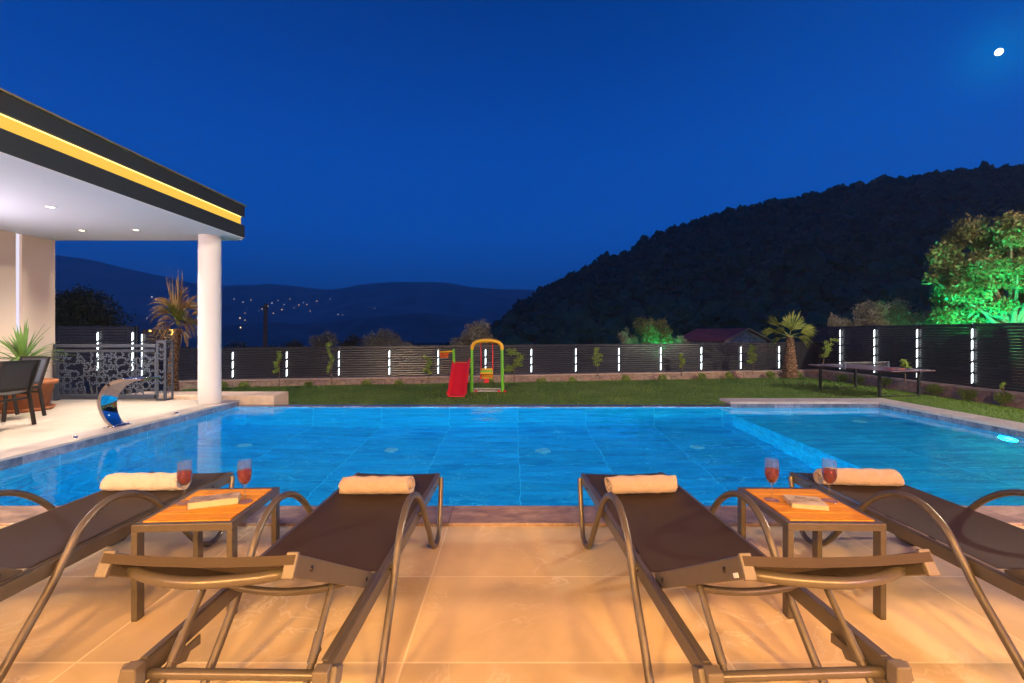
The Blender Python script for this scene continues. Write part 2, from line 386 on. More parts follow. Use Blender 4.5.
def palm_bark():
    b = NB('palm_bark'); wv = b.n('ShaderNodeTexWave', wave_type='BANDS', bands_direction='Z'); wv.inputs['Scale'].default_value = 2.6; wv.inputs['Distortion'].default_value = 14; wv.inputs['Detail'].default_value = 6; wv.inputs['Detail Scale'].default_value = 2.5
    b.l(b.tc.outputs['Object'], wv.inputs[0]); b.l(b.ramp(wv.outputs['Fac'], [(.2, (.11,.055,.03)), (.8, (.34,.19,.10))]), b.p.inputs['Base Color']); b.set(Roughness=.9); b.bump(wv.outputs['Fac'], .9, .05); return b.m
M['palm_bark'] = palm_bark()
M['forest'] = leafm('forest_foliage', (.005,.048,.030), (.020,.11,.068), .12, .1, .9)
M['hill'] = simple('hill_ground', (.03,.04,.025), .95, 0, .5, .05)
M['rock'] = simple('pale_rock', (.55,.56,.56), .9, 0, .3, .2)
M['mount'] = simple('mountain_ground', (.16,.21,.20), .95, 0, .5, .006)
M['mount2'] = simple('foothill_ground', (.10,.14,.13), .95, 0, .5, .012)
M['rooftile'] = simple('red_roof_tiles', (.46,.08,.06), .8, 0, .25, 2)
M['stonewall'] = simple('rough_stone_wall', (.32,.29,.26), .9, 0, .6, 4)
M['vlight'] = emit('village_lamp', (1,.62,.30), 4.0)
M['vlightw'] = emit('village_lamp_white', (.8,.85,1), 1.8)
M['moon'] = emit('moon_surface', (1,.98,.93), 6)
M['fixture'] = simple('lamp_fixture', (.05,.05,.05), .4, .5)
M['plens'] = emit('pool_lamp_lens', (.35,.9,1), 1.6)
M['plate'] = simple('white_fitting', (.8,.85,.85), .4)

# ================================================================== SETTING
def struct(o): o['kind'] = 'structure'; return o
WZ = -.10                                  # water level
PX0, PX1, PY0, PY1 = -4.88, 6.48, 3.20, 8.15
# ground sheet with the pool cut out, falling away behind the fences
gx = sorted(set([-4300,-3000,-2000,-1200,-700,-400,-250,-150,-90,-60,-40,-30,-24,-18,-14,-11,-8,-5.2,-4.0,-2,0,2,4,6.2,6.9,9,12,15.3,18,22,28,36,50,70,100,150,250,400,700,1200,2000,3000,4300]))
gy = sorted(set([-50,-30,-15,-6,0,2.9,3.5,5,7,8.0,8.5,10,12,14,16,18,20,23,26,30,36,45,60,80,110,150,200,300,450,650,900,1200,1600,2100,2700,3400,4100]))
def gz(x, y):
    r = math.hypot(x, y)
    if r < 30: return -1.02
    if r < 400: return -1.02-24*((r-30)/370)**1.15
    return -25-25*min(1, (r-400)/800)
g = MB(); idx = {}
for i, x in enumerate(gx):
    for j, y in enumerate(gy): idx[i, j] = len(g.v); g.v.append((x, y, gz(x, y)))
g.n = len(g.v)
for i in range(len(gx)-1):
    for j in range(len(gy)-1):
        if gx[i] >= -5.3 and gx[i+1] <= 6.95 and gy[j] >= 2.85 and gy[j+1] <= 8.55: continue
        g.f.append((idx[i,j], idx[i+1,j], idx[i+1,j+1], idx[i,j+1])); g.sm.append(True)
struct(g.build('ground', M['earth']))

# terrace slabs
b = MB(); b.box((-13, -3.6, -.5), (11, 2.9, 0)); struct(b.build('terrace', M['deck']))
b = MB(); b.box((-13, 2.9, -.5), (-5.2, 8.42, -.0005)); struct(b.build('side_terrace', M['terrace']))
# copings
b = MB(); b.box((-5.2, 2.9, -.30), (6.83, 3.2, .018)); struct(b.build('pool_coping', M['coping'], bevel=.006))
b = MB(); b.box((-5.2, 3.2, -.016), (-4.872, 8.30, .012)); struct(b.build('pool_coping', M['copingL'], bevel=.004))
b = MB(); b.box((6.46, 3.2, -.04), (6.86, 8.58, .004)); b.box((3.84, 8.14, -.04), (6.46, 8.58, .004)); struct(b.build('pool_coping', M['copingL'], bevel=.004))
b = MB(); b.box((-5.19, 3.2, -.124), (PX0, 8.28, -.017)); struct(b.build('pool_edge_wall', M['band']))
# pool shell: inner faces as thick walls, floor, shallow shelf
zf = -1.72; zs = -.85; sx = 3.88
b = MB(); b.box((PX0, PY0, zf-.2), (sx, PY1, zf)); struct(b.build('pool_floor', M['pool_floor']))
b = MB(); b.box((sx, PY0, zf-.2), (PX1, PY1, zs)); o = struct(b.build('pool_shelf', M['pool_floor']))
o.data.materials.append(M['pool_wy'])
for p in o.data.polygons:
    if abs(p.normal.x) > .9: p.material_index = 1
b = MB(); b.box((PX0-.28, PY0-.28, zf-.2), (PX0, PY1+.3, -.125)); struct(b.build('pool_wall', M['pool_wy']))
b = MB(); b.box((PX1, PY0-.28, zf-.2), (PX1+.34, PY1+.4, WZ+.0)); struct(b.build('pool_wall', M['pool_wy']))
b = MB(); b.box((PX0, PY1, zf-.2), (PX1, PY1+.28, WZ-.004)); struct(b.build('pool_wall', M['pool_wx']))
b = MB(); b.box((PX0, PY0-.28, zf-.2), (PX1, PY0, WZ-.19)); struct(b.build('pool_wall', M['pool_wx']))
b = MB(); b.box((PX0-.0, PY1+.004, WZ-.003), (3.84, PY1+.22, WZ+.016)); struct(b.build('pool_overflow_edge', M['bandx'], bevel=.004))
b = MB(); b.box((PX1-.008, PY0, -.22), (PX1+.2, PY1+.1, -.041)); struct(b.build('waterline_tiles', M['band']))
b = MB(); b.box((3.85, PY1-.008, -.20), (PX1-.01, PY1+.2, -.041)); struct(b.build('waterline_tiles', M['bandx']))
b = MB(); b.add([(PX0, PY0, WZ), (PX1-.008, PY0, WZ), (PX1-.008, PY1, WZ), (PX0, PY1, WZ)], [(0,1,2,3)]); wtr = struct(b.build('pool_water', M['water']))
# lawn: level in the middle, dipping towards the beds below the fences
FA = Vector((-11.007, 18.3)); FV = Vector((1.973, .312)); FE = FA+FV*13.1
def fence_dist(x, y):
    n = Vector((-FV.y, FV.x)).normalized(); d1 = -(Vector((x, y))-FA).dot(n)
    return min(d1, 14.9-x)
def lz(x, y):
    d = fence_dist(x, y); t = max(0, min(1, (3.6-d)/3.2)); t = t*t*(3-2*t)
    return -.60-.33*t
lw = MB()
NXg, NYg = 60, 40
def lawn_pt(u, v):
    x = -10.5+u*25.2
    y1 = FA.y+(x-FA.x)*FV.y/FV.x-.25; y0 = 8.42
    y = y0+v*(y1-y0); return (x, y, lz(x, y))
lw.grid(lawn_pt, NXg, NYg)
lw.grid(lambda u, v: (6.84+u*7.86, 1.5+v*6.93, lz(6.84+u*7.86, 1.5+v*6.93)), 20, 16)
lawn = struct(lw.build('lawn', M['lawn']))
rng = np.random.default_rng(3)
def blades(n, x0, x1, y0f, y1f, h0, h1, wd):
    x = rng.uniform(x0, x1, n); ya = y0f(x); yb = y1f(x); y = ya+rng.random(n)*(yb-ya)
    z = np.array([lz(a, c) for a, c in zip(x, y)]); an = rng.uniform(0, 2*np.pi, n); h = rng.uniform(h0, h1, n); ln = rng.uniform(0, .6, n)*h; la = rng.uniform(0, 2*np.pi, n)
    P = np.empty((n, 3, 3)); dx = np.cos(an)*wd; dy = np.sin(an)*wd
    P[:,0] = np.stack([x-dx, y-dy, z-.005], 1); P[:,1] = np.stack([x+dx, y+dy, z-.005], 1)
    P[:,2] = np.stack([x+np.cos(la)*ln, y+np.sin(la)*ln, z+h], 1)
    return P.reshape(-1, 3)
fy = lambda x: FA.y+(x-FA.x)*FV.y/FV.x-.55
V = np.concatenate([blades(90000, -9.5, 14.2, lambda x: np.full_like(x, 9.6), fy, .03, .065, .009),
                    blades(14000, 6.9, 14.2, lambda x: np.full_like(x, 5.0), lambda x: np.full_like(x, 9.6), .03, .06, .007)])
tag(np_mesh('grass', V, np.arange(len(V)).reshape(-1, 3), M['grass']), 'short mown grass blades covering the lawn', 'grass', kind='stuff')

# ---------------------------------------------------------------- hills
def interp(pts, x):
    if x <= pts[0][0]: return pts[0][1]
    for (a, c), (d, e) in zip(pts, pts[1:]):
        if x <= d: return c+(e-c)*(x-a)/(d-a)
    return pts[-1][1]
from mathutils import noise as mnoise
def ridge(name, prof, Yr, Yf, zf, px0, px1, nu, nv, mat, amp, nsc, pw=1.0, Yback=1.25):
    """real relief: foot at distance Yf, crest at Yr, then down again behind"""
    m = MB()
    def fn(u, v):
        px = px0+u*(px1-px0); uu = (px-512)/F; zr = H+(HY-interp(prof, px))/F*Yr
        if v < .8: t = v/.8; Y = Yf+(Yr-Yf)*t; z = zf+(zr-zf)*t**pw
        else: t = (v-.8)/.2; Y = Yr+(Yback-1)*Yr*t; z = zr+(zf-zr)*t*.8
        k = min(1, 4*t*(1-t)+.0) if v < .8 else 0
        x = uu*(Yf*.35+Y*.65) if False else uu*Y
        z += (mnoise.fractal(Vector((x, Y, 0))*nsc, 1.0, 2.0, 5))*amp*(.12+.88*k)
        return (x, Y, z)
    m.grid(fn, nu, nv); return struct(m.build(name, mat))
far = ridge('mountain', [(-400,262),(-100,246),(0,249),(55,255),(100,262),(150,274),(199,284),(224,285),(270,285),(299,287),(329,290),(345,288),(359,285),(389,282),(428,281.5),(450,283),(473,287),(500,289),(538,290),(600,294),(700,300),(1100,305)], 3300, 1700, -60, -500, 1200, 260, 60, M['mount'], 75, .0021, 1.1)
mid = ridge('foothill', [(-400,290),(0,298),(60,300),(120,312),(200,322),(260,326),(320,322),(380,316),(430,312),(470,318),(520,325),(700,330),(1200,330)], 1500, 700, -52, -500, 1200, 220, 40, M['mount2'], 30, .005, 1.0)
PR = [(380,350),(430,349),(458,346),(480,338),(500,323),(520,304),(540,290),(560,279),(585,268),(600,262),(625,252),(650,238),(672,227),(700,219),(720,213),(760,203),(800,195),(830,189),(860,183),(900,177),(960,170),(1024,165),(1200,160),(1700,170)]
HR, HFt = 260.0, 62.0
def hillz(px, Y):
    zr = H+(HY-interp(PR, px))/F*HR-1.6; t = (Y-HFt)/(HR-HFt)
    k = max(0, 4*t*(1-t)); x = (px-512)/F*Y
    return -3.2+(zr+3.2)*t**1.08 + mnoise.fractal(Vector((x, Y, 0))*.018, 1, 2, 4)*6*k
m = MB()
def hfn(u, v):
    px = 380+u*1320
    if v < .85: Y = HFt+(HR-HFt)*v/.85; return ((px-512)/F*Y, Y, hillz(px, Y))
    t = (v-.85)/.15; Y = HR+90*t; return ((px-512)/F*Y, Y, hillz(px, HR)*(1-t)-6*t)
m.grid(hfn, 140, 50); hill = struct(m.build('hill', M['hill']))
# the wood on the hill: thousands of crowns that read as one mass
import bmesh
bmx = bmesh.new(); bmesh.ops.create_icosphere(bmx, subdivisions=2, radius=1)
bmx.verts.ensure_lookup_table(); BV = np.array([v.co[:] for v in bmx.verts]); BF = np.array([[v.index for v in f.verts] for f in bmx.faces]); bmx.free()
NC = 15000
pxs = rng.uniform(392, 1660, NC); tt = rng.random(NC)**.8; 
allV = np.empty((NC, len(BV), 3)); 
for i in range(NC):
    Y = HFt+(HR+6-HFt)*tt[i]; px = pxs[i]; z = hillz(px, min(Y, HR)); r = min(3.0, .72*math.exp(rng.normal(.28, .42)))*(.75+.25*Y/HR)
    if interp(PR, px) > 344: r *= .6
    if rng.random() < .04: r *= 1.35
    jit = 1+rng.normal(0, .30, (len(BV), 1)).clip(-.55, .75)
    sc = np.array([r, r, r*rng.uniform(.75, 1.25)]); allV[i] = BV*jit*sc+np.array([(px-512)/F*Y, Y, z+r*.55])
FF = (BF[None]+(np.arange(NC)*len(BV))[:,None,None]).reshape(-1, 3)
tag(np_mesh('hillside_wood', allV.reshape(-1, 3), FF, M['forest']), 'dark pine and scrub wood covering the hill', 'wood', kind='stuff')
def rocks(px, py, Y, n, s, label):
    c = at(px, py, Y); mm = MB()
    for k in range(n):
        o = Vector((random.uniform(-1,1)*s*1.6, random.uniform(-.5,.5)*s, random.uniform(-.6,.6)*s)); vs = [(Vector(v)*(s*random.uniform(.35,.7))*random.uniform(.8,1.15)) for v in BV[:]]
        mm.add([c+o+Vector((v.x, v.y, v.z*.7)) for v in vs], [tuple(f) for f in BF])
    tag(mm.build('rock_outcrop', M['rock']), label, 'rock', 'pale rock outcrops on the wooded hill')
random.seed(4)
rocks(557, 283, 252, 5, 2.6, 'pale rock outcrop low on the left crest of the wooded hill')
rocks(652, 240, 252, 4, 2.0, 'pale rock outcrop higher up on the crest of the wooded hill')

# air
hz = MB(); hz.box((-4500, -70, -85), (4500, 4300, 430))
hb = bpy.data.materials.new('haze'); hb.use_nodes = True; hb.node_tree.nodes.clear()
ho = hb.node_tree.nodes.new('ShaderNodeOutputMaterial'); pv = hb.node_tree.nodes.new('ShaderNodeVolumePrincipled')
pv.inputs['Density'].default_value = .00028; pv.inputs['Color'].default_value = (.9,.97,1,1); pv.inputs['Anisotropy'].default_value = 0
hb.node_tree.links.new(pv.outputs[0], ho.inputs['Volume'])
hz.build('haze', hb)['kind'] = 'stuff'

# moon
bmx = bmesh.new(); bmesh.ops.create_icosphere(bmx, subdivisions=3, radius=31); me = bpy.data.meshes.new('moon'); bmx.to_mesh(me); bmx.free(); me.materials.append(M['moon'])
mo = bpy.data.objects.new('moon', me); COL.objects.link(mo); mo.location = Vector((0,0,H))+MOON*7000; tag(mo, 'bright full moon high in the blue night sky', 'moon')

# village lights
deps = [BVHTree.FromPolygons([v.co[:] for v in o.data.vertices], [p.vertices[:] for p in o.data.polygons]) for o in (mid, far)]
VL = [(243,302,1.1,1),(240,318,1.3,0),(240.5,327.5,1.5,0),(245,320,.9,0),(272,303,1.1,1),(273.5,313.5,1.5,0),(284,304.5,.9,1),(282,309.5,1.0,0),(299,305,.8,0),(303.5,302.5,.9,1),(307,304.5,.8,0),(338,314.5,1.2,1),(342.5,315,1.3,1),(259,311,.8,1),(262,309,.8,0),(278,300.5,.8,1),(290,299,.7,0),(245,313,.7,0),(152,297,1.6,1),(156,299,1.0,0),(147,318,1.0,1),(160,320,.9,0),(170,322,.8,1),(234,299,.8,1),(251,300,.7,0),(266,316,.7,0),(294,308,.7,1),(317,301,.7,0),(330,299,.6,1),(268,306,.7,0),(375,308,.6,1),(310,311,.7,0)]
for px, py, s, wh in VL:
    d = Vector(((px-512)/F, 1, (HY-py)/F)); o0 = Vector((0,0,H)); best = None
    for t in deps:
        h = t.ray_cast(o0, d.normalized())
        if h[0] and (best is None or h[0].y < best.y): best = h[0]
    if best is None: continue
    c = best-d*8; r = s*best.y/F*.38; mm = MB(); mm.add([c+Vector(v)*r for v in BV], [tuple(f) for f in BF], True)
    tag(mm.build('village_light', M['vlightw'] if wh else M['vlight']), 'small cool white village light on the far mountain slope' if wh else 'small warm orange village light on the far mountain slope', 'light', 'cool village lights on the far slope' if wh else 'warm village lights on the far slope')
# utility pole
mm = MB(); p = at(264.5, 346, 55); mm.tube([Vector((p.x, 55, -6)), Vector((p.x+.15, 55, 4.7))], [.33, .2], 10)
t = thing('utility_pole', 'dark wooden utility pole standing in front of the far mountains', 'pole'); mm.build('pole', M['bark'], t)
mm = MB(); mm.bar((p.x-.4, 54.8, 4.3), (p.x+.6, 54.8, 4.3), .1, .12); mm.build('crossarm', M['bark'], t)

# ---------------------------------------------------------------- farmhouse behind the fence
t = thing('farmhouse', 'low stone house with a red tiled gable roof below the dark hill', 'house')
ap = at(748.7, 329, 45); axis = Vector((-2.2, 7.4, 0)); wd = Vector((7.4, 2.2, 0)).normalized()*2.55; eave = .45
def house():
    mm = MB(); a = ap.copy(); lft = a-wd*1.0; rgt = a+wd*1.0; lft.z = rgt.z = eave+.04
    poly = [lft*1, rgt*1, Vector((rgt.x,rgt.y,-3)), Vector((lft.x,lft.y,-3))]; ins = axis.normalized()*.4
    pts = [Vector((lft.x,lft.y,-3)), Vector((rgt.x,rgt.y,-3)), rgt, a-Vector((0,0,.05)), lft]
    mm.prism([q+ins for q in pts], axis-ins*2); mm.build('wall', M['stonewall'], t)
    r_ = MB()
    for sgn in (-1, 1):
        e = a+wd*1.12*sgn; e.z = eave-.08; n = Vector((0,0,.13))
        for k in range(14):
            s0 = axis*(k/14); s1 = axis*((k+.86)/14)
            r_.prism([a+s0, e+s0, e+s1, a+s1] if sgn > 0 else [a+s0, a+s1, e+s1, e+s0], n*.7)
        r_.prism([a, e, e+axis, a+axis] if sgn > 0 else [a, a+axis, e+axis, e], n*.45)
    ro = r_.build('roof', M['rooftile'], t)
    f_ = MB()
    for sgn in (-1, 1):
        e = a+wd*1.13*sgn; e.z = eave-.06; f_.bar(a-axis.normalized()*.06+Vector((0,0,.03)), e-axis.normalized()*.06, .05, .16)
    f_.build('bargeboard', M['table_wood'], ro)
house()

# ---------------------------------------------------------------- fences
def fence(name, label, P0, P1, ztop0, ztop1, zb0, zb1, post_t, lights, nslat, tubes, mat=None, face=None, tspan=(.10, .93), stub=None):
    """slatted fence from P0 to P1 (plan); post_t = positions along it in metres, lights = those with a light strip"""
    t = thing(name, label, 'fence', (P0[0], P0[1], zb0)); mat = mat or M['slat']
    P0 = Vector((P0[0], P0[1], 0)); P1 = Vector((P1[0], P1[1], 0)); L = (P1-P0).length; d = (P1-P0)/L
    n = Vector((d.y, -d.x, 0));
    if face and n.dot(Vector(face)) < 0: n = -n
    O = Vector((P0.x, P0.y, zb0)); zt = lambda s: ztop0+(ztop1-ztop0)*s/L; zb = lambda s: zb0+(zb1-zb0)*s/L
    ends = sorted(set([0, L]+list(post_t)))
    mm = MB()
    for a, c in zip(ends, ends[1:]):
        if c-a < .2: continue
        for k in range(nslat):
            fr = (k+.5)/nslat
            pa = P0+d*(a+.04); pc = P0+d*(c-.04); za = zb(a)+(zt(a)-zb(a))*fr; zc = zb(c)+(zt(c)-zb(c))*fr; hh = (zt(a)-zb(a))/nslat
            prof = [(0, -.48), (.016, -.40), (.026, -.05), (.022, .28), (.004, .44), (-.012, .40), (-.012, -.44)]
            vs = [Vector((pa.x, pa.y, za+q*hh))+n*o-O for o, q in prof]+[Vector((pc.x, pc.y, zc+q*hh))+n*o-O for o, q in prof]; k7 = len(prof)
            mm.add(vs, [(i, (i+1)%k7, (i+1)%k7+k7, i+k7) for i in range(k7)]+[tuple(range(k7))[::-1], tuple(range(k7, 2*k7))])
    mm.build('slat_panel', mat, t)
    mm = MB(); mm.bar(Vector((P0.x,P0.y,ztop0+.012))-O, Vector((P1.x,P1.y,ztop1+.012))-O, .06, .03); mm.build('top_rail', M['post'], t)
    for s in ends:
        p = P0+d*s; mm = MB(); mm.bar(Vector((p.x,p.y,zb(s)-.02))-O, Vector((p.x,p.y,zt(s)+.035))-O, .07, .07, up=d); mm.build('post', M['post'], t)
    for s in lights:
        p = P0+d*s+n*.062; h = zt(s)-zb(s); a0 = zb(s)+h*tspan[0]; a1 = zb(s)+h*tspan[1]; st = (a1-a0)/tubes; mm = MB()
        for k in range(tubes):
            z0 = a0+k*st+.048; z1 = a0+(k+1)*st-.048
            hw = .020; q = d*hw
            mm.prism([Vector((p.x,p.y,z0-.022))-q-O, Vector((p.x,p.y,z0+.022))+q-O, Vector((p.x,p.y,z1+.022))+q-O, Vector((p.x,p.y,z1-.022))-q-O], n*.02)
        mm.build('light_strip', M['led'], t)
        c = MB(); c.lathe([(0, .03), (.03, .022), (.035, 0), (0, 0)], Vector((p.x, p.y, zt(s)+.03))-O, 8); c.build('post_cap', M['steel'], t)
    return t
sA = [i*1.9975 for i in range(-1, 14)]
PA = FA-FV; LA = (FE-PA).length
fence('fence', 'long low black louvred fence with light strips along the back of the lawn', PA, FE, .60, .75, -.62, -.53, [s+1.9975 for s in sA[:-1]], [s+1.9975 for s in sA[1:-1]], 13, 3, face=(0,-1,0), tspan=(.04,.90))
ysR = [20.93,18.95,16.95,14.92,12.92,10.92,8.92]
fence('fence', 'taller black louvred fence with light strips along the right side of the lawn', (14.9, 22.95), (14.9, 5.0), 1.487, 1.487, -.53, -.53, [22.95-y for y in ysR], [22.95-y for y in ysR], 22, 5, face=(-1,0,0), tspan=(.045,.945))
fence('fence', 'short raised fence section with two light strips behind the cutwork railing', (-17.6, 17), (-13.75, 17), 1.43, 1.43, -.6, -.6, [1.0, 2.45, 3.74], [2.45, 3.74-.02], 20, 4, face=(0,-1,0), tspan=(.2,.92))
fence('fence', 'yellow lit slatted fence section behind the small palm with dead fronds', (-15.45, 19.4), (-13.9, 19.0), 1.33, 1.33, -.7, -.7, [0.02], [.02], 17, 5, face=(0,-1,0), tspan=(.05,.93))
lamp('yellow_fence_lamp', 'POINT', (-14.6, 18.6, 1.25), (0,0,0), 60, (1,.55,.08), .05)
t = thing('flood_lamp', 'small lamp hung in front of the yellow lit fence section', 'lamp', (-14.6, 18.66, 1.27)); mm = MB(); mm.box((-.05,.01,0),(.05,.07,.06)); mm.build('housing', M['fixture'], t); mm = MB(); mm.box((-.035,.075,.01),(.035,.4,.03)); mm.build('bracket', M['fixture'], t)

# bed walls below the fences
def bed(label, P0, P1, face, ztop, zbot, depth):
    P0 = Vector((*P0, 0)); P1 = Vector((*P1, 0)); d = (P1-P0).normalized(); n = Vector((d.y, -d.x, 0)); L = (P1-P0).length
    if n.dot(Vector(face)) < 0: n = -n
    t = thing('garden_wall', label, 'wall'); mm = MB(); N = int(L/.35)
    def fn(u, v):
        s = u*L; p = P0+d*s; zt = ztop[0]+(ztop[1]-ztop[0])*u
        off = depth*(.55+.45*(1-v))+.10*mnoise.noise(Vector((s*1.7, v*3, 1)))
        z = zbot+(zt-.05-zbot)*v+(0 if v > .95 else .05*mnoise.noise(Vector((s*2.3, v*5, 7))))
        return p+n*off+Vector((0,0,z))
    mm.grid(fn, N*2, 6); mm.build('stone_face', M['rubble'], t)
    mm = MB()
    for k in range(int(L/1.2)+1):
        a = k*1.2; c = min(L, a+1.19)
        if c-a < .05: continue
        za = ztop[0]+(ztop[1]-ztop[0])*a/L
        q0 = P0+d*a; q1 = P0+d*c; mm.prism([q0-n*.12+Vector((0,0,za-.06)), q1-n*.12+Vector((0,0,za-.06)), q1+n*depth*.62+Vector((0,0,za-.06)), q0+n*depth*.62+Vector((0,0,za-.06))], (0,0,.055))
    mm.build('curb', M['curb'], t, bevel=.01)
bed('low rubble wall with pale curb under the long back fence', PA, FE, (0,-1,0), (-.62,-.53), -1.0, .55)
bed('low rubble wall with pale curb under the tall right fence', (14.9, 22.6), (14.9, 6.0), (-1,0,0), (-.53,-.53), -1.0, .5)

# stone block bench
t = MB(); t.box((-7.2, 8.47, -.62), (-4.36, 9.05, .07)); tag(t.build('stone_block', M['block'], bevel=.02), 'long pale stone block lying beside the white column at the pool corner', 'stone block')

# ================================================================== VILLA CANOPY
t = villa = thing('villa_terrace', 'white villa terrace roof with glowing yellow fascia strip, wall and round column', 'building')
mm = MB(); mm.box((-8.85, -3.4, 0), (-8.25, 7.70, 2.88)); mm.box((-8.85, 7.79, 0), (-8.25, 8.36, 2.88)); mm.box((-8.80, 7.70, 0), (-8.31, 7.79, 2.88)); mm.build('wall', M['cream'], t)
mm = MB(); mm.box((-8.308, 7.705, .9), (-8.285, 7.785, 2.87)); mm.build('wall_light', M['wall_led'], t)
mm = MB(); mm.box((-13, -3.55, 0), (11, -3.05, 3.6)); mm.build('rear_wall', M['cream'], t)
mm = MB(); mm.lathe([(.172, 0), (.172, .5), (.171, 1.5), (.170, 2.9)], (-5.19, 7.95, 0), 40); mm.build('column', M['white'], t)
mm = MB(); mm.box((-13, -3.04, 2.8755), (-4.862, 8.34, 3.05)); mm.box((-4.8618, -3.04, 2.8705), (-4.702, 8.138, 2.8765)); mm.build('ceiling', M['ceiling'], t)
mm = MB()  # fascia: two dark bands with a recess between them
mm.box((-4.86, -3.04, 2.877), (-4.70, 8.14, 3.095)); mm.box((-4.86, -3.04, 3.245), (-4.70, 8.14, 3.43))
mm.box((-4.94, -3.04, 3.10), (-4.90, 8.10, 3.24)); mm.box((-13, 8.14-.16, 3.055), (-4.86, 8.14, 3.43)) ; mm.box((-13,-3.04,3.3),(-4.87,7.97,3.42))
mm.build('fascia', M['fascia'], t)
mm = MB(); mm.box((-4.865, -3.0, 3.097), (-4.745, 8.10, 3.243)); mm.build('cove_light', M['cove'], t)
mm = MB(); mm.box((-4.79, -3.0, 3.2445-.010), (-4.735, 8.10, 3.2435)); mm.box((-4.79, -3.0, 3.0965), (-4.735, 8.10, 3.105)); mm.build('edge_glow', M['cove_edge_glow'], t)  # glowing lines stand for cove light spilling onto the lips
mm = MB(); mm.box((-4.86, -3.04, 3.432), (-4.675, 8.17, 3.452)); mm.build('roof_trim', M['brass'], t)
mm = MB(); mm.box((-4.862, 8.141, 2.87), (-4.72, 8.16, 2.90)); mm.build('drip_edge', M['fascia'], t)
for px, py, lb in ((51,206.5,'nearest'),(82,230,'left'),(136,229.5,'right')):
    Y = F*1.67/(HY-py); x = (px-512)/F*Y; ft = MB()
    dl = thing('downlight', 'recessed ceiling downlight, ' + ('nearest the camera of the three' if lb == 'nearest' else 'nearer the wall in the far pair' if lb == 'left' else 'nearer the column in the far pair'), 'downlight', (x, Y, 2.875), 0, 'recessed downlights in the terrace ceiling')
    ft.lathe([(.038, -.001), (.055, -.012), (.058, 0)], n=20); ft.build('ring', M['white'], dl)
    ft = MB(); ft.lathe([(0, -.004), (.036, -.004)], n=16); ft.build('lens', M['spot'], dl)
    lamp('downlight_beam', 'SPOT', (x, Y, 2.855), (x, Y, 0), 240, (1,.84,.68), .09, cone=R(120), blend=.8)
for x, y in ((-6.6,4.4),(-7.2,2.6),(-6.2,1.4)):
    lamp('downlight_beam', 'SPOT', (x, y, 2.855), (x, y, 0), 240, (1,.84,.68), .09, cone=R(125), blend=.8)
    dl = thing('downlight', 'recessed round ceiling downlight over the dining end of the terrace', 'downlight', (x, y, 2.875), 0, 'downlights over the dining end')
    ft = MB(); ft.lathe([(.038, -.001), (.055, -.012), (.058, 0)], n=20); ft.build('ring', M['white'], dl); ft = MB(); ft.lathe([(0, -.004), (.036, -.004)], n=16); ft.build('lens', M['spot'], dl)
for y_ in (2.6, 5.2): lamp('added_ceiling_wash', 'AREA', (-7.9, y_, 1.9), (-5.8, y_+.4, 2.9), 80, (.88,.84,1.0), .4)  # soft violet light added to brighten the ceiling
wl = thing('added_uplight', 'small unseen uplight added to wash the terrace ceiling violet', 'lamp', (-8.0, 5.2, 1.78)); mm = MB(); mm.lathe([(0,0),(.05,0),(.06,.08),(.05,.08),(.04,.02)], n=16); mm.build('housing', M['fixture'], wl); mm = MB(); mm.box((-.25,-.02,.02),(-.045,.02,.05)); mm.build('bracket', M['fixture'], wl)
# fixtures added out of view, carrying the warm light from behind the camera
for i, (x, c, e) in enumerate(ADDED_LAMPS):
    t = thing('added_wall_lamp', 'unseen round lamp added behind the loungers to light the terrace, %s from the left' % ('first','second','third','fourth','fifth','sixth','seventh','last')[i], 'lamp', (x, -3.05, 2.80), 0, 'lamps added behind the camera')
    mm = MB(); mm.box((-.05, 0, -.0), (.05, .52, .05)); mm.build('bracket', M['fixture'], t)
    mm = MB(); mm.lathe([(0,.14),(.18,.13),(.26,.03),(.25,.03),(.17,.12),(0,.125)], (0,.70,.0), 24); mm.build('lamp_shade', M['fixture'], t)

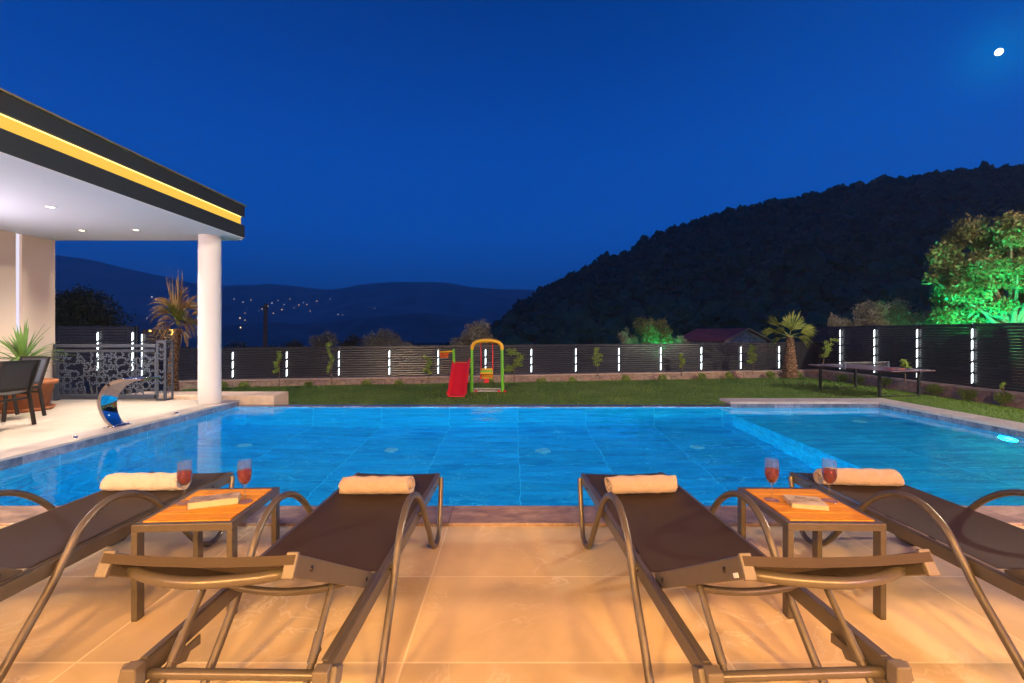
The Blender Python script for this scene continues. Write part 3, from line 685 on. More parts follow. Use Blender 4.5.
# ---------------------------------------------------------------- railing with cutwork panel
random.seed(11)
t = thing('railing', 'dark metal railing with an irregular cutwork panel beside the cream wall', 'railing', (-8.2, 8.30, 0))
mm = MB(); mm.box((0, -.03, .955), (1.83, .05, 1.01)); mm.box((.061,-.01,.875),(1.80,.02,.915)); mm.box((.061,-.02,.03),(1.80,.03,.10)); mm.box((0,-.03,0),(.06,.04,.96)); mm.build('frame', M['rail'], t, bevel=.003)
def cutwork(x0, x1, z0, z1, cs, place, th, wdt=.017):
    nx = max(1, round((x1-x0)/cs)); nz = max(1, round((z1-z0)/cs)); mm = MB(); P = {}
    for i in range(nx+1):
        for j in range(nz+1):
            jx = 0 if i in (0, nx) else random.uniform(-.22, .22); jz = 0 if j in (0, nz) else random.uniform(-.22, .22)
            P[i,j] = ((x0+(x1-x0)*(i+jx)/nx), z0+(z1-z0)*(j+jz)/nz)
    def edge(a, c):
        (ax, az), (cx, cz) = a, c; dx, dz = cx-ax, cz-az; s = random.choice((-1,1))*random.uniform(.22,.38); nxx, nzz = -dz*s, dx*s
        pts = [(ax,az), (ax+dx*.42, az+dz*.42), (ax+dx*.36+nxx, az+dz*.36+nzz), (ax+dx*.72+nxx*.8, az+dz*.72+nzz*.8), (ax+dx*.66, az+dz*.66), (cx,cz)]
        pts = [(min(max(p[0],x0),x1), min(max(p[1],z0),z1)) for p in pts]
        for p, q in zip(pts, pts[1:]):
            if abs(p[0]-q[0])+abs(p[1]-q[1]) > 1e-4: mm.bar(place(*p), place(*q), th, wdt, side=(place(0,0,1)-place(0,0,0)))
    for i in range(nx+1):
        for j in range(nz+1):
            if i < nx and 0 < j < nz and random.random() < .85: edge(P[i,j], P[i+1,j])
            if j < nz and 0 < i < nx and random.random() < .85: edge(P[i,j], P[i,j+1])
            if i < nx and j in (0, nz): edge(P[i,j], P[i+1,j]) if random.random() < .0 else None
    for a, c in (((x0,z0),(x1,z0)),((x1,z0),(x1,z1)),((x1,z1),(x0,z1)),((x0,z1),(x0,z0))): mm.bar(place(*a), place(*c), th, wdt, side=(place(0,0,1)-place(0,0,0)))
    return mm
cutwork(.06, 1.80, .10, .875, .115, lambda x, z, y=0: Vector((x, .005+y, z)), .006).build('cutwork_panel', M['rail_lt'], t)
pt = thing('railing_post', 'square openwork railing post at the end of the cutwork panel', 'post', (-6.365, 8.28, 0))
mm = MB()
for x in (0, .145):
    for y in (0, .17): mm.box((x, y, 0), (x+.028, y+.028, 1.05))
mm.box((0,0,1.05),(.173,.198,1.075)); mm.box((0,0,0),(.173,.198,.025)); mm.build('frame', M['rail'], pt, bevel=.002)
cutwork(.028, .145, .03, 1.04, .10, lambda x, z, y=0: Vector((x, .01+y, z)), .006, .014).build('cutwork_front', M['rail_lt'], pt)
cutwork(.028, .17, .03, 1.04, .10, lambda x, z, y=0: Vector((.16+y, x, z)), .006, .014).build('cutwork_side', M['rail_lt'], pt)

# ---------------------------------------------------------------- steel water blade
t = thing('pool_waterfall', 'curved polished steel waterfall blade rising from the left pool edge', 'waterfall', (-5.06, 5.95, .012))
prof = smooth_path([(.00,0,0),(-.085,0,.10),(-.135,0,.25),(-.12,0,.40),(-.03,0,.52),(.12,0,.590),(.28,0,.612),(.42,0,.612)], 5)
def wdt(i): s = i/(len(prof)-1); return .085+.07*min(1, s*1.6)
for nm, side in (('blade', 0),):
    mm = MB(); m_ = len(prof); vs = []; fs = []
    th = .022
    for i, p in enumerate(prof):
        tn = (prof[min(i+1,m_-1)]-prof[max(i-1,0)]).normalized(); nn = Vector((-tn.z, 0, tn.x)); w_ = wdt(i); thk = th if i < m_-8 else th*.5
        for a, q in ((-w_, thk), (w_, thk), (w_, -thk), (-w_, -thk)): vs.append(p+Vector((0, a, 0))+nn*q*(1 if q > 0 else 1))
    for i in range(m_-1):
        for k in range(4): fs.append((i*4+k, i*4+(k+1)%4, (i+1)*4+(k+1)%4, (i+1)*4+k))
    fs += [(0,1,2,3), tuple(range((m_-1)*4, m_*4))[::-1]]
    mm.add(vs, fs, False); o = mm.build('blade', M['steel'], t)
    for p in o.data.polygons: p.use_smooth = abs(p.normal.y) < .5
    mm_ = o.modifiers.new('bevel', 'BEVEL'); mm_.width = .004; mm_.segments = 2; mm_.limit_method = 'ANGLE'; mm_.angle_limit = R(50)
mm = MB(); mm.box((-.07,-.15,0),(.06,.15,.012)); mm.build('base_plate', M['steel'], t, bevel=.002)
for y in (-.10,.10):
    mm = MB(); mm.lathe([(0,.03),(.012,.028),(.014,.012)], (.04,y,0), 10); mm.build('bolt', M['steel'], t)
for y, lb in ((5.3,'nearer'),(6.9,'farther')):
    mm = MB(); mm.lathe([(0,.02),(.022,.018),(.026,.0)], n=14); o = mm.build('edge_fitting', M['steel'], loc=(-5.0, y, .012)); tag(o, 'small round steel fitting on the left pool coping, %s of the two' % lb, 'fitting', 'steel fittings on the left coping')

# pool fittings
def on_floor(px, py, zfl):   # straight-line estimate through the water surface with refraction
    off = py-HY; Y0 = F*(H-WZ)/off; X0 = (px-512)/F*Y0; pd = math.hypot(X0, Y0); th = math.atan2(pd, H-WZ); t2 = math.asin(math.sin(th)/1.33); k = (WZ-zfl)*math.tan(t2)/pd
    return X0*(1+k), Y0*(1+k)
for px, py, zz, lb in ((244,445,zf,'leftmost'),(391,450,zf,'second from the left'),(543,451,zf,'third from the left'),(697,447,zf,'fourth from the left'),(860,421.5,zs,'rightmost, on the shallow shelf')):
    x, y = on_floor(px, py, zz); mm = MB(); mm.lathe([(0,.015),(.085,.013),(.10,.0)], n=24); mm.lathe([(.03,.02),(.045,.02)], n=16)
    o = mm.build('floor_inlet', M['plate'], loc=(x, min(y, 8.0), zz+.002)); tag(o, 'round white inlet on the pool floor, %s' % lb, 'pool fitting', 'round inlets on the pool floor')
def pool_lamp(loc, d, label):
    t = thing('pool_light', label, 'light', loc); t.rotation_euler = Vector(d).to_track_quat('Z', 'Y').to_euler(); t['group'] = 'underwater lights in the pool walls'
    mm = MB(); mm.lathe([(.12,0),(.12,.015),(.07,.03)], n=28); mm.build('ring', M['plate'], t); mm = MB(); mm.lathe([(0,.025),(.05,.022),(.07,.012)], n=28); mm.build('lens', M['plens'], t)
for i, x in enumerate((-3.9,-1.7,.5,2.7)): pool_lamp((x,3.203,-.62),(0,1,0), 'round underwater light in the near pool wall, %s from the left' % ('first','second','third','fourth')[i])
pool_lamp((5.2,3.203,-.5),(0,1,0),'round underwater light in the near wall of the shallow shelf')
for y, lb in ((4.1,'nearer'),(6.0,'farther')): pool_lamp((6.465,y,-.45),(-1,0,0),'round underwater light in the right pool wall, %s one' % lb)

# ================================================================== VEGETATION
def leaves(clumps, n, size, seed, flat=1.0, aspect=.45):
    """clumps: (centre, radius3); returns verts, faces for n rhombic leaves spread in clumps"""
    r = np.random.default_rng(seed); C = np.array([c for c, _ in clumps], float); Rr = np.array([q for _, q in clumps], float)
    wgt = Rr.prod(1)**.75; wgt /= wgt.sum(); k = r.choice(len(C), n, p=wgt)
    d = r.normal(size=(n, 3)); d /= np.linalg.norm(d, axis=1)[:,None]; rad = r.random(n)**.42; rad *= 1+.12*r.normal(size=n)
    P = C[k]+d*rad[:,None]*Rr[k]
    a = r.normal(size=(n, 3)); a[:,2] = a[:,2]*flat+.1; a /= np.linalg.norm(a, axis=1)[:,None]; c = np.cross(a, r.normal(size=(n, 3))); c /= np.linalg.norm(c, axis=1)[:,None]
    s = size*r.uniform(.6, 1.4, n)[:,None]
    V = np.stack([P-a*s, P+c*s*aspect, P+a*s, P-c*s*aspect], 1).reshape(-1, 3)
    return V, np.arange(4*n).reshape(-1, 4)
def crown_clumps(c, rad, n, seed, rs=(.28,.5), shell=.75):
    r = random.Random(seed); L = []
    for _ in range(n):
        d = Vector((r.gauss(0,1), r.gauss(0,1), r.gauss(0,1))).normalized()*(r.random()**.5*shell); q = r.uniform(*rs)
        L.append(((c[0]+d.x*rad[0], c[1]+d.y*rad[1], c[2]+d.z*rad[2]), tuple(q*x*r.uniform(.8,1.2) for x in rad)))
    return L
def tree(label, base, c, rad, mat, n, size, seed, ncl=22, rs=(.28,.5), trunk_r=.15, group=None, cat='tree', name='tree', shell=.75, twigs=0):
    t = thing(name, label, cat, base, 0, group); B = Vector(base); cl = crown_clumps(c, rad, ncl, seed, rs, shell); cl = [((a[0]-B.x, a[1]-B.y, a[2]-B.z), q) for a, q in cl]
    V, Fc = leaves(cl, n, size, seed)
    np_mesh('crown', V, Fc, mat, t)
    mm = MB(); top = Vector(c)-B-Vector((0,0,rad[2]*.45)); r = random.Random(seed+5)
    mm.tube(smooth_path([(0,0,-.1), (r.uniform(-.1,.1)*top.z, 0, top.z*.5), top], 4), [trunk_r*(1-.4*i/8) for i in range(9)], 8)
    for a, q in cl[:max(6, ncl//2)]:
        e = Vector(a); s = top*r.uniform(.55, 1); m1 = (s+e)/2+Vector((0,0,-.12*rad[2])); mm.tube(smooth_path([s, m1, e], 3), [trunk_r*.5*(1-.75*i/6) for i in range(7)], 6)
    for k in range(twigs):
        a, q = cl[r.randrange(len(cl))]; e = Vector(a)+Vector((r.uniform(-1,1)*q[0], r.uniform(-1,1)*q[1], q[2]*r.uniform(.6,1.5))); mm.tube([Vector(a), e], [.012, .004], 4)
    mm.build('trunk', M['bark'], t); return t
tree('large spreading tree lit green behind the tall right fence', (22.5,20.6,-1.1), (22.6,21.0,3.6), (3.6,2.6,2.75), M['leaf_tree'], 34000, .092, 31, 80, (.11,.24), .26, shell=.98)
for i, (x, y, cx, cz, rx, rz, sd) in enumerate(((18.6,24,18.5,1.7,1.15,1.35,41),(20.4,24.6,20.4,1.9,1.3,1.5,42),(17.6,24.4,17.35,1.35,.75,.95,44),(22.2,24.4,22.0,1.4,.95,1.0,45))):
    tree('grey olive bush behind the tall right fence, %s' % ('left of the tallest','the tallest one','the small leftmost one','low one beside the green tree')[i], (x,y,-1.1), (cx,y,cz), (rx,rx*.8,rz), M['leaf_olive'], 9000, .05, sd, 24, (.22,.42), .07, 'olive bushes behind the right fence', 'bush', 'bush', twigs=50)
tree('green lit bush behind the back fence beside the red roofed house', (7.4,24,-1.1), (7.35,24,1.05), (1.15,.9,1.2), M['leaf_tree'], 9000, .05, 51, 24, (.22,.42), .08, cat='bush', name='bush', twigs=30)
tree('small dull bush left of the green lit bush behind the back fence', (6.1,24.4,-1.1), (6.1,24.4,.75), (.6,.6,.8), M['leaf_olive'], 3500, .045, 52, 14, (.25,.45), .05, cat='bush', name='bush', twigs=25)
tree('small dull bush right of the green lit bush behind the back fence', (8.9,24.4,-1.1), (8.85,24.4,.65), (.6,.6,.65), M['leaf_olive'], 3500, .045, 53, 14, (.25,.45), .05, cat='bush', name='bush', twigs=25)
tree('round olive tree behind the fence above the playset', (-1.9,24,-1.1), (-1.9,24,.85), (1.35,1.0,1.05), M['leaf_olive'], 10000, .05, 54, 28, (.22,.4), .1, cat='tree', name='olive_tree', twigs=60)
for i, (px, tp, rx) in enumerate(((252,341,1.0),(285,340,1.5),(322,331,1.8),(352,335,1.6),(378,327.5,1.7),(400,331,1.3),(178,343,.9),(240,342,1.2))):
    Y = 31; c = at(px, tp, Y); top = c.z; rz = 1.25
    tree('dark olive tree behind the back fence, %s in the row' % ('third from the left','fourth from the left','tall one left of the middle','lower one in the middle','tallest one','rightmost','leftmost','second from the left')[i], (c.x,Y,-2.3), (c.x,Y,top-rz*.9), (rx*.9,1.2,rz), M['leaf_dark'] if i not in (2,4,5) else M['leaf_olive'], 6000, .06, 60+i, 18, (.25,.45), .12, 'dark trees behind the back fence', twigs=30)
tree('large dark tree behind the raised fence section beside the cream wall', (-27.5,28,-1.2), (-26.6,28,1.2), (3.6,2.6,3.0), M['leaf_dark'], 26000, .09, 75, 50, (.2,.36), .3)
tree('dark shadowy tree between the large tree and the cream wall', (-31,29,-1.2), (-31,29,1.6), (3.2,2.6,3.2), M['leaf_dark'], 16000, .09, 76, 40, (.2,.38), .3)

# flood lights on the trees (fixtures behind the fences)
def flood(loc, aim, e, col, label, cone=R(110)):
    lamp('tree_flood_beam', 'SPOT', loc, aim, e, col, .08, cone=cone, blend=.7)
    t = thing('flood_lamp', label, 'lamp', (loc[0], loc[1], loc[2]-.1)); mm = MB(); mm.box((-.12,-.10,-.08),(.12,.10,.03)); mm.build('housing', M['fixture'], t); mm = MB(); mm.tube([(0,0,-.08),(0,0,-(loc[2]-.1+1.05))], .02, 8); mm.build('stake', M['fixture'], t)
flood((20.2,17.0,.2), (22.9,21.2,4.0), 4600, (.0,1.0,.40), 'green flood lamp below the large tree behind the right fence', R(95))
flood((19.6,19.4,.2), (21.4,20.9,3.8), 2000, (.0,1.0,.40), 'green flood lamp at the left side of the large tree', R(100))
flood((7.6,22.9,-.3), (7.3,24.2,1.1), 650, (.0,1.0,.40), 'green flood lamp below the bush behind the back fence')
# poles out of view: warm street light on tree tops, others added for the lawn
def street(loc, label, e, col=(1,.62,.34)):
    t = thing('unseen_pole_lamp', label, 'street lamp', (loc[0], loc[1], -1.1)); mm = MB(); mm.tube([(0,0,0),(0,0,loc[2]+1.2)], [.07,.045], 10); mm.build('pole', M['post'], t)
    mm = MB(); mm.lathe([(0,.16),(.18,.10),(.22,0),(.20,0)], (0,0,loc[2]+1.16), 16); mm.build('lamp_shade', M['fixture'], t)
    lamp('unseen_pole_light', 'POINT', (loc[0], loc[1], loc[2]-.02), (0,0,0), e, col, .12)
street((17.5, 7.0, 6.5), 'unseen tall lamp added outside the right fence to light the lawn', 11000, (1,.86,.66))
street((-13.5, 10.5, 6.0), 'unseen tall lamp added left of the terrace railing to light the lawn', 2500, (1,.88,.72))
street((23.5, 13.0, 6.5), 'street lamp behind the right fence near the large tree, out of view', 3800, (1,.62,.36))
for x_, aim, lb in ((-2.6, (-4, 18, .2), 'left'), (2.6, (9, 18, .4), 'right')):
    lamp('added_lawn_flood_beam', 'SPOT', (x_, -2.7, 3.75), aim, 2300, (1,.84,.62), .12, cone=R(62), blend=.5)  # unseen floods added to brighten the lawn and planting
    t = thing('flood_lamp', 'unseen flood lamp added on the villa wall to light the lawn, %s one' % lb, 'lamp', (x_, -2.9, 3.6)); mm = MB(); mm.box((-.14,-.10,.02),(.14,.06,.24)); mm.build('housing', M['fixture'], t)

def shrub(px, py, Y, r, label, seed):
    c = at(px, py, Y); t = thing('shrub', label, 'shrub', (c.x, Y, c.z-r*.9), 0, 'small green shrubs along the beds')
    rr = random.Random(seed); rx = rr.uniform(.85,1.2)
    V, Fc = leaves([((rr.uniform(-.5,.5)*r, rr.uniform(-.4,.4)*r, r*rr.uniform(.6,1.2)), (r*.55*rx, r*.55, r*rr.uniform(.45,.7))) for _ in range(9)], 1300, .032, seed, 1.5, .35); np_mesh('foliage', V, Fc, M['shrub'], t)
    mm = MB()
    for k in range(5): mm.tube([(0,0,-.15),(rr.uniform(-.6,.6)*r, rr.uniform(-.5,.5)*r, r*1.3)], [.012,.005], 5)
    mm.build('stem', M['bark'], t)
SH = [(222.5,386.5,0),(244,386,0),(308.6,385,0),(367,384,0),(398,383.6,0),(489,382.5,0),(541,381.5,0),(573,381,0),(626,379.5,0),(662.5,378.5,0),(702.5,377,0),(730,375.5,0),(770,374.5,0),(799,374.5,0)]
def farY(px):   # depth of the back fence along a column
    u = (px-512)/F; return (FA.y-FV.y/FV.x*FA.x)/(1-u*FV.y/FV.x)
nmS = ['leftmost beside the column','beside the stone block','below the first sapling','below the second sapling, right side','left of the playset sapling','behind the swing seat','right of the playset, first','right of the playset, second','midway along the back bed','below the green lit bush','left of the palm, farthest','left of the palm, third','left of the palm, second','just left of the palm trunk']
for i, (px, py, _) in enumerate(SH): shrub(px, py, farY(px)-.85, .22, 'small round green shrub in the back bed, %s' % nmS[i], 100+i)
SR = [(841.6,378.5),(858.6,379.5),(885,382.5),(934.5,389),(967,394.5),(1003,398)]
for i, (px, py) in enumerate(SR): 
    u = (px-512)/F; Y = 14.1/u; shrub(px, py, Y, .24, 'green shrub at the foot of the right fence, %s' % ['farthest, behind the table tennis legs','second farthest, behind the table tennis table','between the table tennis legs','just right of the table tennis table','second nearest','nearest, with a thin sprig'][i], 130+i)

def sapling(px, ytop, ybot, label, seed, Y=None, wpx=7, lean=0, dens=1.0):
    Y = Y or farY(px)-.7; b_ = at(px, ybot, Y); tp = at(px+lean, ytop, Y); hgt = tp.z-b_.z; w_ = wpx*Y/F*.5
    t = thing('sapling', label, 'sapling', (b_.x, Y, b_.z), 0, 'young saplings in the beds'); rr = random.Random(seed); dx = tp.x-b_.x
    cl = [((dx*(.45+.55*k/7)+rr.uniform(-.6,.6)*w_, rr.uniform(-.6,.6)*w_, hgt*(.38+.58*k/7)), (w_*rr.uniform(.35,.7),)*2+(hgt*.075,)) for k in range(8) for _ in (0,)]
    V, Fc = leaves(cl, int(420*dens), .036, seed, 1, .5); np_mesh('foliage', V, Fc, M['leaf_sap'], t)
    mm = MB(); mm.tube(smooth_path([(0,0,-.1),(dx*.2+.02,0,hgt*.45),(dx,0,hgt*.95)], 4), [.02*(1-.7*i/8) for i in range(9)], 6)
    for a, _ in cl: mm.tube([(dx*a[2]/hgt*.9, 0, a[2]-.08), a], [.009,.004], 5)
    mm.build('stem', M['bark'], t)
for i, a in enumerate([(279,351,384,9,0,1),(331,343,386,9,-1,1),(428,356,383,11,0,1),(514,349,383,20,0,2.0),(597.5,348,374,11,0,1),(681.5,354,374,7,0,1),(753,345,372,11,-1,1.3)]):
    sapling(a[0], a[1], a[2], 'thin young sapling in front of the back fence, %s' % ['first from the left','second from the left','left of the slide','bushy one right of the swing','midway along the fence','between the midway one and the palm','left of the palm tree'][i], 200+i, wpx=a[3], lean=a[4], dens=a[5])
sapling(823, 339, 366, 'leaning sapling behind the far end of the table tennis table', 210, Y=19.6, wpx=15, lean=6, dens=1.1)
sapling(905, 360, 379, 'small sapling behind the near end of the table tennis table', 211, Y=16.0, wpx=10)
sapling(1003, 382, 392, 'tiny bare sprig rising from the nearest shrub', 212, Y=13.1, wpx=4, dens=.15)

def fan(mm, o, d, ln, rad, seg=16, spread=R(150), droop=.35, seed=0, facing=None, keep=1.0):
    """fan palm leaf: petiole then a pleated fan of segments"""
    r = random.Random(seed); o = Vector(o); d = Vector(d).normalized(); side = d.cross(Vector(facing) if facing else Vector((0,0,1)))
    if side.length < .1: side = Vector((1,0,0))
    side.normalize(); up = side.cross(d).normalized(); hub = o+d*ln-Vector((0,0,.06*ln))
    mm.tube([o, o+d*ln*.5+up*.03, hub], [.016,.011,.008], 5)
    for k in range(seg):
        a = -spread/2+spread*k/(seg-1)
        if r.random() > keep: continue
        dd = (d*math.cos(a)+side*math.sin(a)+up*r.uniform(-.12,.12)).normalized(); L = rad*(1-.25*abs(a)/(spread/2))*r.uniform(.85,1.08); wv = rad*spread/seg*.62
        nrm_ = dd.cross(up).normalized(); pts = []
        for i in range(5):
            q = i/4; c = hub+dd*L*q-Vector((0,0,droop*L*q*q*q)); ww = wv*(.08+.92*min(1,q*1.6))*(1-max(0,(q-.7)/.3)**1.8*.9)
            pts.append((c, ww))
        vs = []
        for c, ww in pts: vs += [c-nrm_*ww*.5+up*.006, c-up*.010*(1 if k%2 else .4), c+nrm_*ww*.5+up*.006]
        mm.add(vs, [(i*3+j, i*3+j+1, (i+1)*3+j+1, (i+1)*3+j) for i in range(4) for j in range(2)])
# right palm
Yp = 18.9; pb = at(790, 381.5, Yp); t = thing('palm_tree', 'short fan palm with thick tapering brown trunk at the right end of the lawn', 'palm', (pb.x, Yp, pb.z))
ht = (381.5-337)/F*Yp; mm = MB(); n_ = 26
for k in range(n_):   # stacked leaf bases give the trunk its rough outline
    z0 = ht*k/n_; r0 = (.34-.22*(k/n_)**.8)*(1+.06*math.sin(k*2.3))
    mm.lathe([(r0*.93, z0-.03), (r0*1.06, z0+ht/n_*.75), (r0*.86, z0+ht/n_*1.05)], n=18)
mm.build('trunk', M['palm_bark'], t)
mm = MB(); cr = Vector((0, 0, ht+.02))
for i, (a, dy, L, rd, sp, dr) in enumerate(((80,-.1,.30,.86,140,.06),(138,-.15,.62,.80,40,.12),(160,-.1,.60,.85,42,.42),(24,-.1,.42,.82,70,.22),(-2,.1,.35,.70,55,.4),(188,.3,.30,.50,50,.6),(60,.7,.35,.6,80,.2),(120,.9,.3,.5,80,.3))):
    fan(mm, cr, (math.cos(R(a)), dy, math.sin(R(a))), L, rd, 22, R(sp), dr, 300+i, facing=(.2*math.sin(i*2.1), 1, .25*math.cos(i*1.7)))
fo = mm.build('crown', M['palm'], t)
# left palm, half dead
Yq = 14.0; pb = at(174, 393, Yq); t = thing('palm_tree', 'thin palm with straw coloured dead fronds behind the railing', 'palm', (pb.x, Yq, pb.z)); ht = (393-330)/F*Yq
mm = MB(); mm.tube(smooth_path([(0,0,-.1),(-.03,0,ht*.4),(.06,0,ht*.8),(.12,0,ht*1.02)], 6), [.15-.05*i/18 for i in range(19)], 12); mm.build('trunk', M['palm_bark'], t)
cr = Vector((.12, 0, ht)); mm = MB(); r = random.Random(8)
for i in range(30):
    a = r.choice((r.uniform(60,120), r.uniform(95,150), r.uniform(10,85), r.uniform(200,340))); up_ = r.uniform(.1,.75)
    fan(mm, cr+Vector((0,0,up_)), (math.cos(R(a)), r.uniform(-.8,.8), math.sin(R(a))), r.uniform(.12,.35), r.uniform(.40,.72), 11, R(r.uniform(25,75)), r.uniform(.1,.7), 400+i, facing=(r.uniform(-.5,.5), 1, r.uniform(-.4,.4)), keep=.7)
for i in range(16): # upright spear leaves
    e = cr+Vector((r.uniform(-.35,.12), r.uniform(-.1,.1), r.uniform(1.0,1.85))); mm.tube([cr+Vector((r.uniform(-.05,.05),0,.3)), (cr+e)/2+Vector((r.uniform(-.08,.08),0,.1)), e], [.03,.022,.004], 5)
mm.build('dead_fronds', M['straw'], t)
mm = MB()
for i, (a, dy, rd, sp) in enumerate(((70,-.5,.75,60),(45,-.6,.7,50),(95,-.4,.6,40),(20,-.2,.6,40))):
    fan(mm, cr+Vector((0,-.05,.15)), (math.cos(R(a)), dy, math.sin(R(a))), .2, rd, 16, R(sp), .2, 450+i, facing=(.2,1,.2))
mm.build('green_fronds', M['palm'], t)

# yucca in terracotta pot
t = thing('potted_yucca', 'spiky green yucca plant in a wide terracotta pot by the cream wall', 'potted plant', (-7.66, 7.25, 0))
mm = MB(); mm.lathe([(0,.02),(.26,.02),(.29,.03),(.36,.40),(.40,.40),(.41,.46),(.36,.47),(.34,.42),(0,.40)], n=32); mm.build('pot', M['terracotta'], t)
mm = MB(); mm.lathe([(0,0),(.34,0),(.38,.05),(.36,.055),(.32,.015)], n=32); mm.build('saucer', M['terracotta'], t)
mm = MB(); mm.lathe([(0,.43),(.2,.435),(.345,.42)], n=24); mm.build('soil', M['soil'], t)
mm = MB(); mm.tube(smooth_path([(0,0,.4),(.02,0,.6),(0,.02,.80)],4), .045, 10); mm.build('stem', M['bark'], t)
mm = MB(); r = random.Random(21)
for k in range(75):
    a = r.uniform(0, 2*math.pi); e = R(r.choice((r.uniform(-12,30), r.uniform(15,60), r.uniform(50,88)))); L = r.uniform(.42,.66); o = Vector((0,0,r.uniform(.72,.86)))
    d = Vector((math.cos(a)*math.cos(e), math.sin(a)*math.cos(e), math.sin(e))); sd = d.cross(Vector((0,0,1))).normalized(); vs = []
    for i in range(6):
        q = i/5; c = o+d*L*q-Vector((0,0,.22*L*q*q*math.cos(e))); ww = .026*(1-q**2.2)+.001; vs += [c-sd*ww, c-Vector((0,0,.006)), c+sd*ww]
    mm.add(vs, [(i*3+j, i*3+j+1, (i+1)*3+j+1, (i+1)*3+j) for i in range(5) for j in range(2)], True)
mm.build('foliage', M['yucca'], t)

# ================================================================== SUN LOUNGERS
def make_lounger():
    t = thing('sun_lounger', '', 'sun lounger'); Y0 = 1.85
    K = 1.081                                             # measured against the table height
    P = lambda x, y, z: Vector((x*K, (y-Y0)*K, H-K*(H-z)))
    fr, cap = M['frame'], M['frame_cap']
    for s in (-1, 1):
        x = .229*s
        mm = MB(); mm.box(P(x-.013, 1.12, .356), P(x+.013, 2.665, .404)); mm.box(P(x-.0135-.004*s, 1.14, .404), P(x+.0045-.004*s, 2.66, .4085)); rl = mm.build('side_rail', fr, t, bevel=.003)
        mm = MB(); mm.box(P(x-.019, 1.09, .349), P(x+.019, 1.123, .413)); mm.build('end_cap', cap, rl, bevel=.004)
        for yy in (2.48, 2.125, 1.635):
            mm = MB(); mm.lathe([(0,.006),(.006,.005),(.009,0)], P(x+.013*s, yy, .38), 10, M=Matrix.Rotation(R(90)*s, 4, 'Y')); mm.build('bolt', M['bolt'], rl)
        # bent tube: foot, armrest, rear leg
        xa = .262*s
        path = [(.250*s,2.640,.388),(.253*s,2.612,.30),(.256*s,2.560,.18),(.258*s,2.515,.115),(.258*s,2.455,.098),(.258*s,2.40,.108),(.258*s,2.33,.155),(xa,2.24,.25),(xa,2.15,.355),(xa,2.06,.455),(xa,1.97,.520),(xa,1.88,.548),(xa,1.79,.540),(xa,1.705,.490),(.262*s,1.645,.41),(.264*s,1.58,.32),(.267*s,1.49,.215),(.270*s,1.425,.14),(.271*s,1.395,.108)]
        mm = MB(); mm.tube(smooth_path([P(*q) for q in path], 6), .0145, 14); lg = mm.build('arm_and_leg', fr, t)
        mm = MB(); mm.tube([P(.2705*s,1.402,.115), P(.2712*s,1.386,.0925)], .0185, 12); mm.build('foot_cap', M['bolt'], lg)
        mm = MB()
        for yy, zz in ((1.635,.385),(2.125,.385)): mm.tube([P(x+.008*s, yy, zz), P(xa+.006*s, yy, zz)], .008, 8)
        mm.build('spacer', fr, lg)
        # backrest rail
        xb = .203*s
        h0, h1 = P(xb, 1.535, .392), P(xb, 1.012, .703)
        mm = MB(); mm.bar(h0, h1, .022, .050, side=(1,0,0)); br = mm.build('backrest_rail', fr, t, bevel=.003)
        dd = (h1-h0).normalized(); mm = MB(); mm.bar(h1, h1+dd*.013, .028, .058, side=(1,0,0)); mm.build('end_cap', cap, br, bevel=.003)
        for q in (.12, .86):
            mm = MB(); c = h0+(h1-h0)*q+Vector((.011*s,0,0)); mm.lathe([(0,.005),(.006,.004),(.008,0)], c, 10, M=Matrix.Rotation(R(90)*s, 4, 'Y')); mm.build('bolt', M['bolt'], br)
        mm = MB(); mm.tube([P(.190*s,1.535,.385), P(.232*s,1.535,.385)], .010, 10); mm.build('hinge', cap, br)
        # prop
        a, c = P(.178*s, 1.295, .515), P(.178*s, 1.125, .345)
        mm = MB(); mm.tube([a, c], .0095, 10); pr = mm.build('prop', fr, t)
        mm = MB(); mm.tube([a+(c-a)*.50, a+(c-a)*.78], .0125, 12); mm.prism([a+(c-a)*.62+Vector((0,.012,0)), a+(c-a)*.76+Vector((0,.012,0)), a+(c-a)*.70+Vector((0,.036,-.012))], (.006,0,0)); mm.build('collar', fr, pr)
        mm = MB(); mm.tube([P(.172*s,1.295,.517), P(.200*s,1.295,.517)], .007, 8); mm.build('bolt', M['bolt'], pr)
        # ratchet
        mm = MB()
        prof = [(1.30,.362),(1.30,.335),(1.26,.342),(1.245,.325),(1.21,.340),(1.195,.322),(1.16,.338),(1.145,.318),(1.10,.330),(1.10,.362)]
        mm.prism([P(.205*s, y, z) for y, z in prof], (.006,0,0)); mm.build('ratchet', fr, t)
        mm = MB(); mm.bar(P(.253*s, 1.105, .392), P(.253*s, 1.15, .37), .020, .045, side=(1,0,0)); mm.build('clamp', cap, t, bevel=.006)
    mm = MB(); mm.tube([P(-.222,1.14,.369), P(.222,1.14,.369)], .0135, 14); mm.build('rear_crossbar', fr, t)
    mm = MB(); mm.tube([P(-.22,2.60,.375), P(.22,2.60,.375)], .012, 12); mm.build('front_crossbar', fr, t)
    mm = MB(); mm.tube([P(-.22,1.80,.365), P(.22,1.80,.365)], .011, 12); mm.build('middle_crossbar', fr, t)
    # bowed tubes under the backrest
    mm = MB(); mm.tube(smooth_path([P(-.200,1.068,.664),P(-.175,1.050,.667),P(-.10,1.010,.673),P(0,.990,.675),P(.10,1.010,.673),P(.175,1.050,.667),P(.200,1.068,.664)], 6), .0135, 14); mm.build('backrest_bow', fr, t)
    mm = MB(); mm.tube(smooth_path([P(-.200,1.385,.474),P(-.12,1.36,.460),P(0,1.35,.455),P(.12,1.36,.460),P(.200,1.385,.474)], 6), .0115, 12); mm.build('lower_bow', fr, t)
